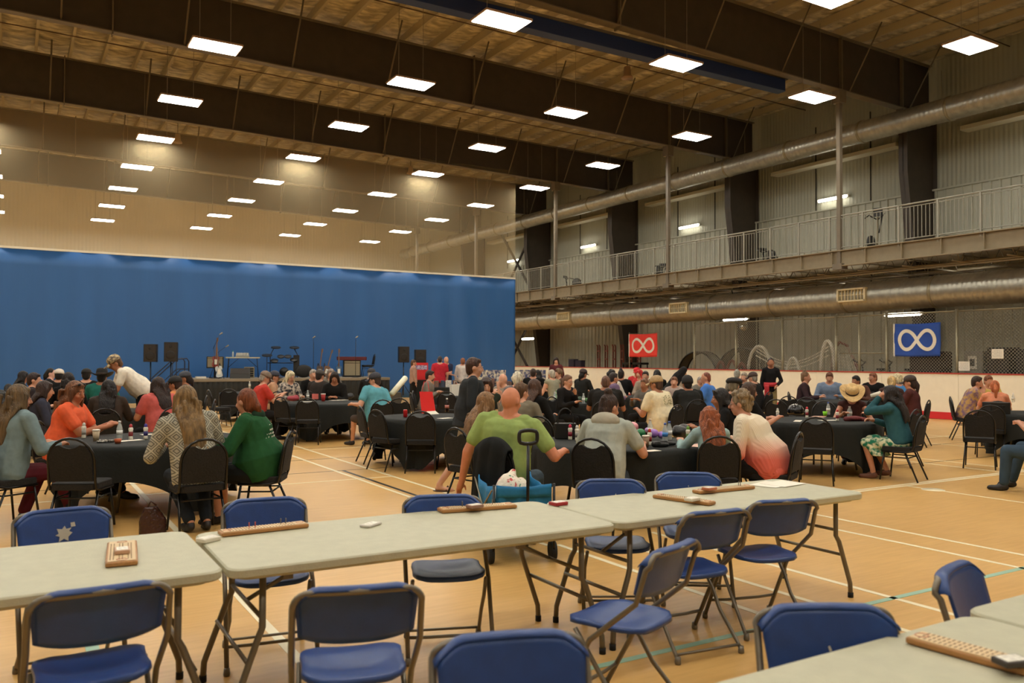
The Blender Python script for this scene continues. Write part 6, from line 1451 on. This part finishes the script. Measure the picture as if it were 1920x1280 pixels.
t = empty('rope_net', (24.35, 20.7, 0), 0, 'sagging white net strung between the arched frames', 'net')
q = MB()
for dz in (0, .12, .3):
    q.tube([(0, 1.8-3.3*k/16, 2.15-dz-(.55-.3*dz)*math.sin(PI*k/16)) for k in range(17)], .022, 5)
q.build('rope', m_net, t)
for k in range(12): MB().tube([(0, 1.6-3.0*k/11, 1.95-.5*math.sin(PI*k/11)), (.02, 1.65-3.0*k/11, 1.1)], .006, 3).build('strand', m_net, t)
t = empty('goal_net', (25.2, 19.2, 0), 0, 'rust red triangular goal frame with white net standing on end', 'goal')
MB().tube([(0, .75, 0), (0, .42, 2.1), (0, .2, 2.32), (0, -.1, 2.2), (0, -.75, 1.0), (0, -.75, 0)], .05, 8).build('frame', m_rust, t)
q = MB(); rr = random.Random(5)
for k in range(26): y = .6-1.25*k/25; q.tube([(-.05, y, .2), (-.1, y+rr.uniform(-.06, .06), 1.2), (-.05, y*.5+.1, 2.15)], .007, 3)
for k in range(14): q.tube([(-.06, .65-.015*k, .3+k*.13), (-.08, -.65+.035*k, .25+k*.125)], .007, 3)
q.build('net', m_net, t)
# bicycles, cabinets, boxes
def bike(y, label, c, rz=PI/2, X=24.4, z=1.0):
    t = empty('exercise_bike', (X, y, 0), rz, label, 'exercise bike', 'exercise bikes behind the fence')
    MB().box((0, 0, .06), (1.0, .3, .1)).build('base', m_blackm, t); q = MB(); q.lathe([(.28, -.03), (.3, 0), (.28, .03)], n=20, M=Matrix.Translation((.35, 0, .45)) @ Matrix.Rotation(PI/2, 4, 'X')); q.build('flywheel', mat('bike_%d' % c[0], c, .4), t)
    MB().tube([(-.3, 0, .1), (-.1, 0, .7), (.35, 0, .45)], .04, 6).build('frame', mat('bike_%d' % c[0], c, .4), t); MB().tube([(-.1, 0, .6), (-.28, 0, 1.35)], .03, 6).build('seat_post', m_galv, t); MB().rbox((-.3, 0, 1.38), (.28, .2, .08), .06).build('saddle', m_black, t)
    q = MB(); q.tube([(.3, 0, .5), (.4, 0, 1.5), (.45, -.22, 1.62), (.62, -.2, 1.7)], .025, 6); q.tube([(.4, 0, 1.5), (.45, .22, 1.62), (.62, .2, 1.7)], .025, 6); q.build('handlebar', m_black, t)
bike(17.5, 'black and red exercise bike behind the fence, left of two', (120, 50, 40)); bike(16.5, 'black exercise bike behind the fence, right of two', (50, 46, 44))
def cab(y, w_, h, c, label, X=24.2, name='cabinet', d_=.6, doors=1):
    t = empty(name, (X, y, 0), 0, label, 'cabinet'); m_ = mat('cabm_%d_%d_%d' % c, c, .6, var=.08); MB().box((0, 0, h/2), (d_, w_, h)).build('body', m_, t)
    for k in range(doors): dq = MB().box((-d_/2-.01, -w_/2+w_*(k+.5)/doors, h/2), (.02, w_/doors-.03, h-.06)).build('door', m_, t); MB().box((-d_/2-.03, -w_/2+w_*(k+.9)/doors, h*.6), (.02, .02, .14)).build('handle', m_galv, dq)
    return t
cab(15.35, 1.0, 1.95, (52, 34, 34), 'dark cabinet with red items under the blue flag'); t = cab(13.85, .55, 1.95, (150, 146, 136), 'grey cabinet bearing a framed sheet, right of the blue flag'); cab(13.15, .6, 2.05, (58, 50, 46), 'dark brown cabinet behind the left fence notice', doors=2); cab(12.4, .5, 2.0, (46, 40, 38), 'dark narrow cabinet between the two fence notices')
t = empty('vending_stand', (25.2, 10.9, 0), 0, 'large black machine with a tilted dark screen at the right', 'machine'); MB().rbox((0, 0, .9), (.9, 2.4, 1.8), .06).build('body', m_black, t)
q = MB(); q.box((-.3, .1, 2.1), (.08, 2.0, .75)); q.build('screen', mat('dark_screen', (48, 58, 56), .25), t)
for z in (1.62, 1.4, 1.15):
    for y in (-.6, .45): MB().box((-.46, y, z), (.02, .7, .06)).build('shelf_light', mat('strip_yellow', (150, 142, 84), .5), t)
for k, (y, z) in enumerate([(13.55, 1.55), (12.75, 1.72)]):
    MBo = MB().box((0, 0, 0), (.008, .32, .26)).build('notice', m_paper); MBo.location = (22.93, y if k == 0 else 12.62, 1.52 if k == 0 else 1.86); tag(MBo, 'white handwritten notice tied to the fence, %s of two' % ['lower left', 'upper right'][k], 'notice', 'notices on the fence')
    q = MB(); rr = random.Random(k)
    for r_ in range(5):
        y_ = -.12
        while y_ < .1: l = rr.uniform(.015, .05); q.box((-.005, y_+l/2, .08-r_*.04), (.001, l, .006)); y_ += l+.014
    q.build('handwriting', m_black, MBo)
o = MB().box((0, 0, 0), (.01, .26, .38)).build('framed_sheet', m_paper); o.location = (23.85, 13.85, 1.62); tag(o, 'white framed sheet on the grey cabinet', 'sign'); MB().box((-.01, 0, 0), (.004, .14, .2)).build('picture', mat('pic_grey', (90, 88, 84), .6), o)
for k, (y, z, r_) in enumerate([(12.2, 1.3, .3), (11.9, 1.35, .25), (24.0, 1.3, .3), (23.4, 1.35, .35), (22.9, 1.25, .3)]):
    o = MB().tube([(0, -r_+2*r_*j/8, .55*math.sin(PI*j/8)) for j in range(9)], .06, 7).build('foam_arch', mat('foam_red' if k < 2 else 'rust_red_paint', (170, 44, 48) if k < 2 else (122, 62, 48), .6)); o.location = (24., y, z-.25); tag(o, 'curved red padded tube behind the fence, %s' % ['right of the notice', 'beside another near the notice', 'left by the mesh corner', 'behind the sash wearer, left', 'behind the sash wearer, right'][k], 'padding', 'red padded tubes')
    MB().box((0, 0, (-z+.25)/2), (.3, 2*r_, z-.25)).build('stand', m_blackm, o)
# mirror ball on a bracket
t = empty('mirror_ball', (24.1, 22.9, 3.0), 0, 'silver dome camera ball hanging under the walkway duct', 'dome camera'); MB().ell((0, 0, -.05), (.16, .16, .16), n=18, m=12).build('ball', mat('ball_silver', (190, 186, 176), .15, .9), t); MB().lathe([(.17, .02), (.13, .12), (.02, .14)], n=16).build('shroud', m_galv, t); MB().tube([(0, 0, .1), (0, 0, .4), (0, .35, .5), (0, .6, 1.4)], .02, 6).build('bracket', m_blackm, t)
# diagonal wall bracing by the curtain edge
q = MB(); 
for a, c in (((26.4, 41.6, 4.4), (26.4, 45.5, .2)), ((26.4, 45.5, 4.4), (26.4, 41.2, .2)), ((26.6, 41.6, 9.9), (26.6, 46, 5.2)), ((26.6, 46, 9.9), (26.6, 41.6, 5.2))): q.tube([a, c], .08, 6)
struct(q.build('beam_diagonal', m_steel))
# exercise machines on the walkway
for k, (X, y, lb, rz) in enumerate([(24.2, 17.3, 'tall black exercise machine standing on the walkway', .3), (24.0, 21.6, 'low black exercise bike on the walkway, centre', 1.2), (24.0, 27.6, 'small black exercise bike on the walkway further along', .6), (24.0, 34.2, 'black elliptical handle on the walkway near the curtain', 2.)]):
    t = empty('exercise_machine', (X, y, 5.11), rz, lb, 'exercise machine'); h = 1.75 if k == 0 else .85
    MB().box((0, 0, .08), (1.1, .35, .12)).build('base', m_black, t); MB().tube([(.3, 0, .1), (.38, 0, h*.75)], .04, 6).build('upright', m_galv if k == 0 else m_blackm, t); q = MB(); q.tube([(.38, 0, h*.7), (.3, -.25, h*.8), (.0, -.27, h*.72), (-.25, -.25, h*.4)], .022, 6); q.tube([(.38, 0, h*.7), (.3, .25, h*.8), (.0, .27, h*.72)], .022, 6); q.build('handlebar', m_blackm, t)
    MB().rbox((.42, 0, h*.85), (.08, .3, .28 if k == 0 else .12), .03).build('console', m_black, t); q = MB(); q.lathe([(.24, -.06), (.26, 0), (.24, .06)], n=18, M=Matrix.Translation((-.25, 0, .38)) @ Matrix.Rotation(PI/2, 4, 'X')); q.build('flywheel', m_black, t)
t = empty('waste_bin', (26.0, 15.9, 5.11), 0, 'small steel waste bin on the walkway by the nearest dark column', 'bin'); MB().lathe([(.18, 0), (.2, .5), (.2, .52)], n=16).build('body', m_galv, t); MB().lathe([(.2, .52), (.1, .62), (.02, .64)], n=16).build('lid', m_blackm, t)
# heat detectors hanging from the rods, loudspeaker on the rafter
for k, (px, py, lb) in enumerate([(1176, 147, 'small pale speaker pod hanging under the roof between the first beams'), (770, 326, 'small pale speaker pod beside a lamp above the mesh'), (333, 268, 'small pale speaker pod beside a lamp at left')]):
    v = fw+rt*((px-960)/F)+up*((640-py)/F); t_ = (11.0-EYE)/v[2]; P_ = v*t_
    t = empty('hanging_speaker_pod', (P_[0], P_[1], 11.0), 0, lb, 'speaker'); MB().lathe([(.2, 0), (.19, .05), (.13, .12), (.11, .38)], n=14).build('body', m_lampbody, t); MB().tube([(0, 0, .36), (0, 0, 1.0)], .012, 5).build('rod', m_blackm, t)
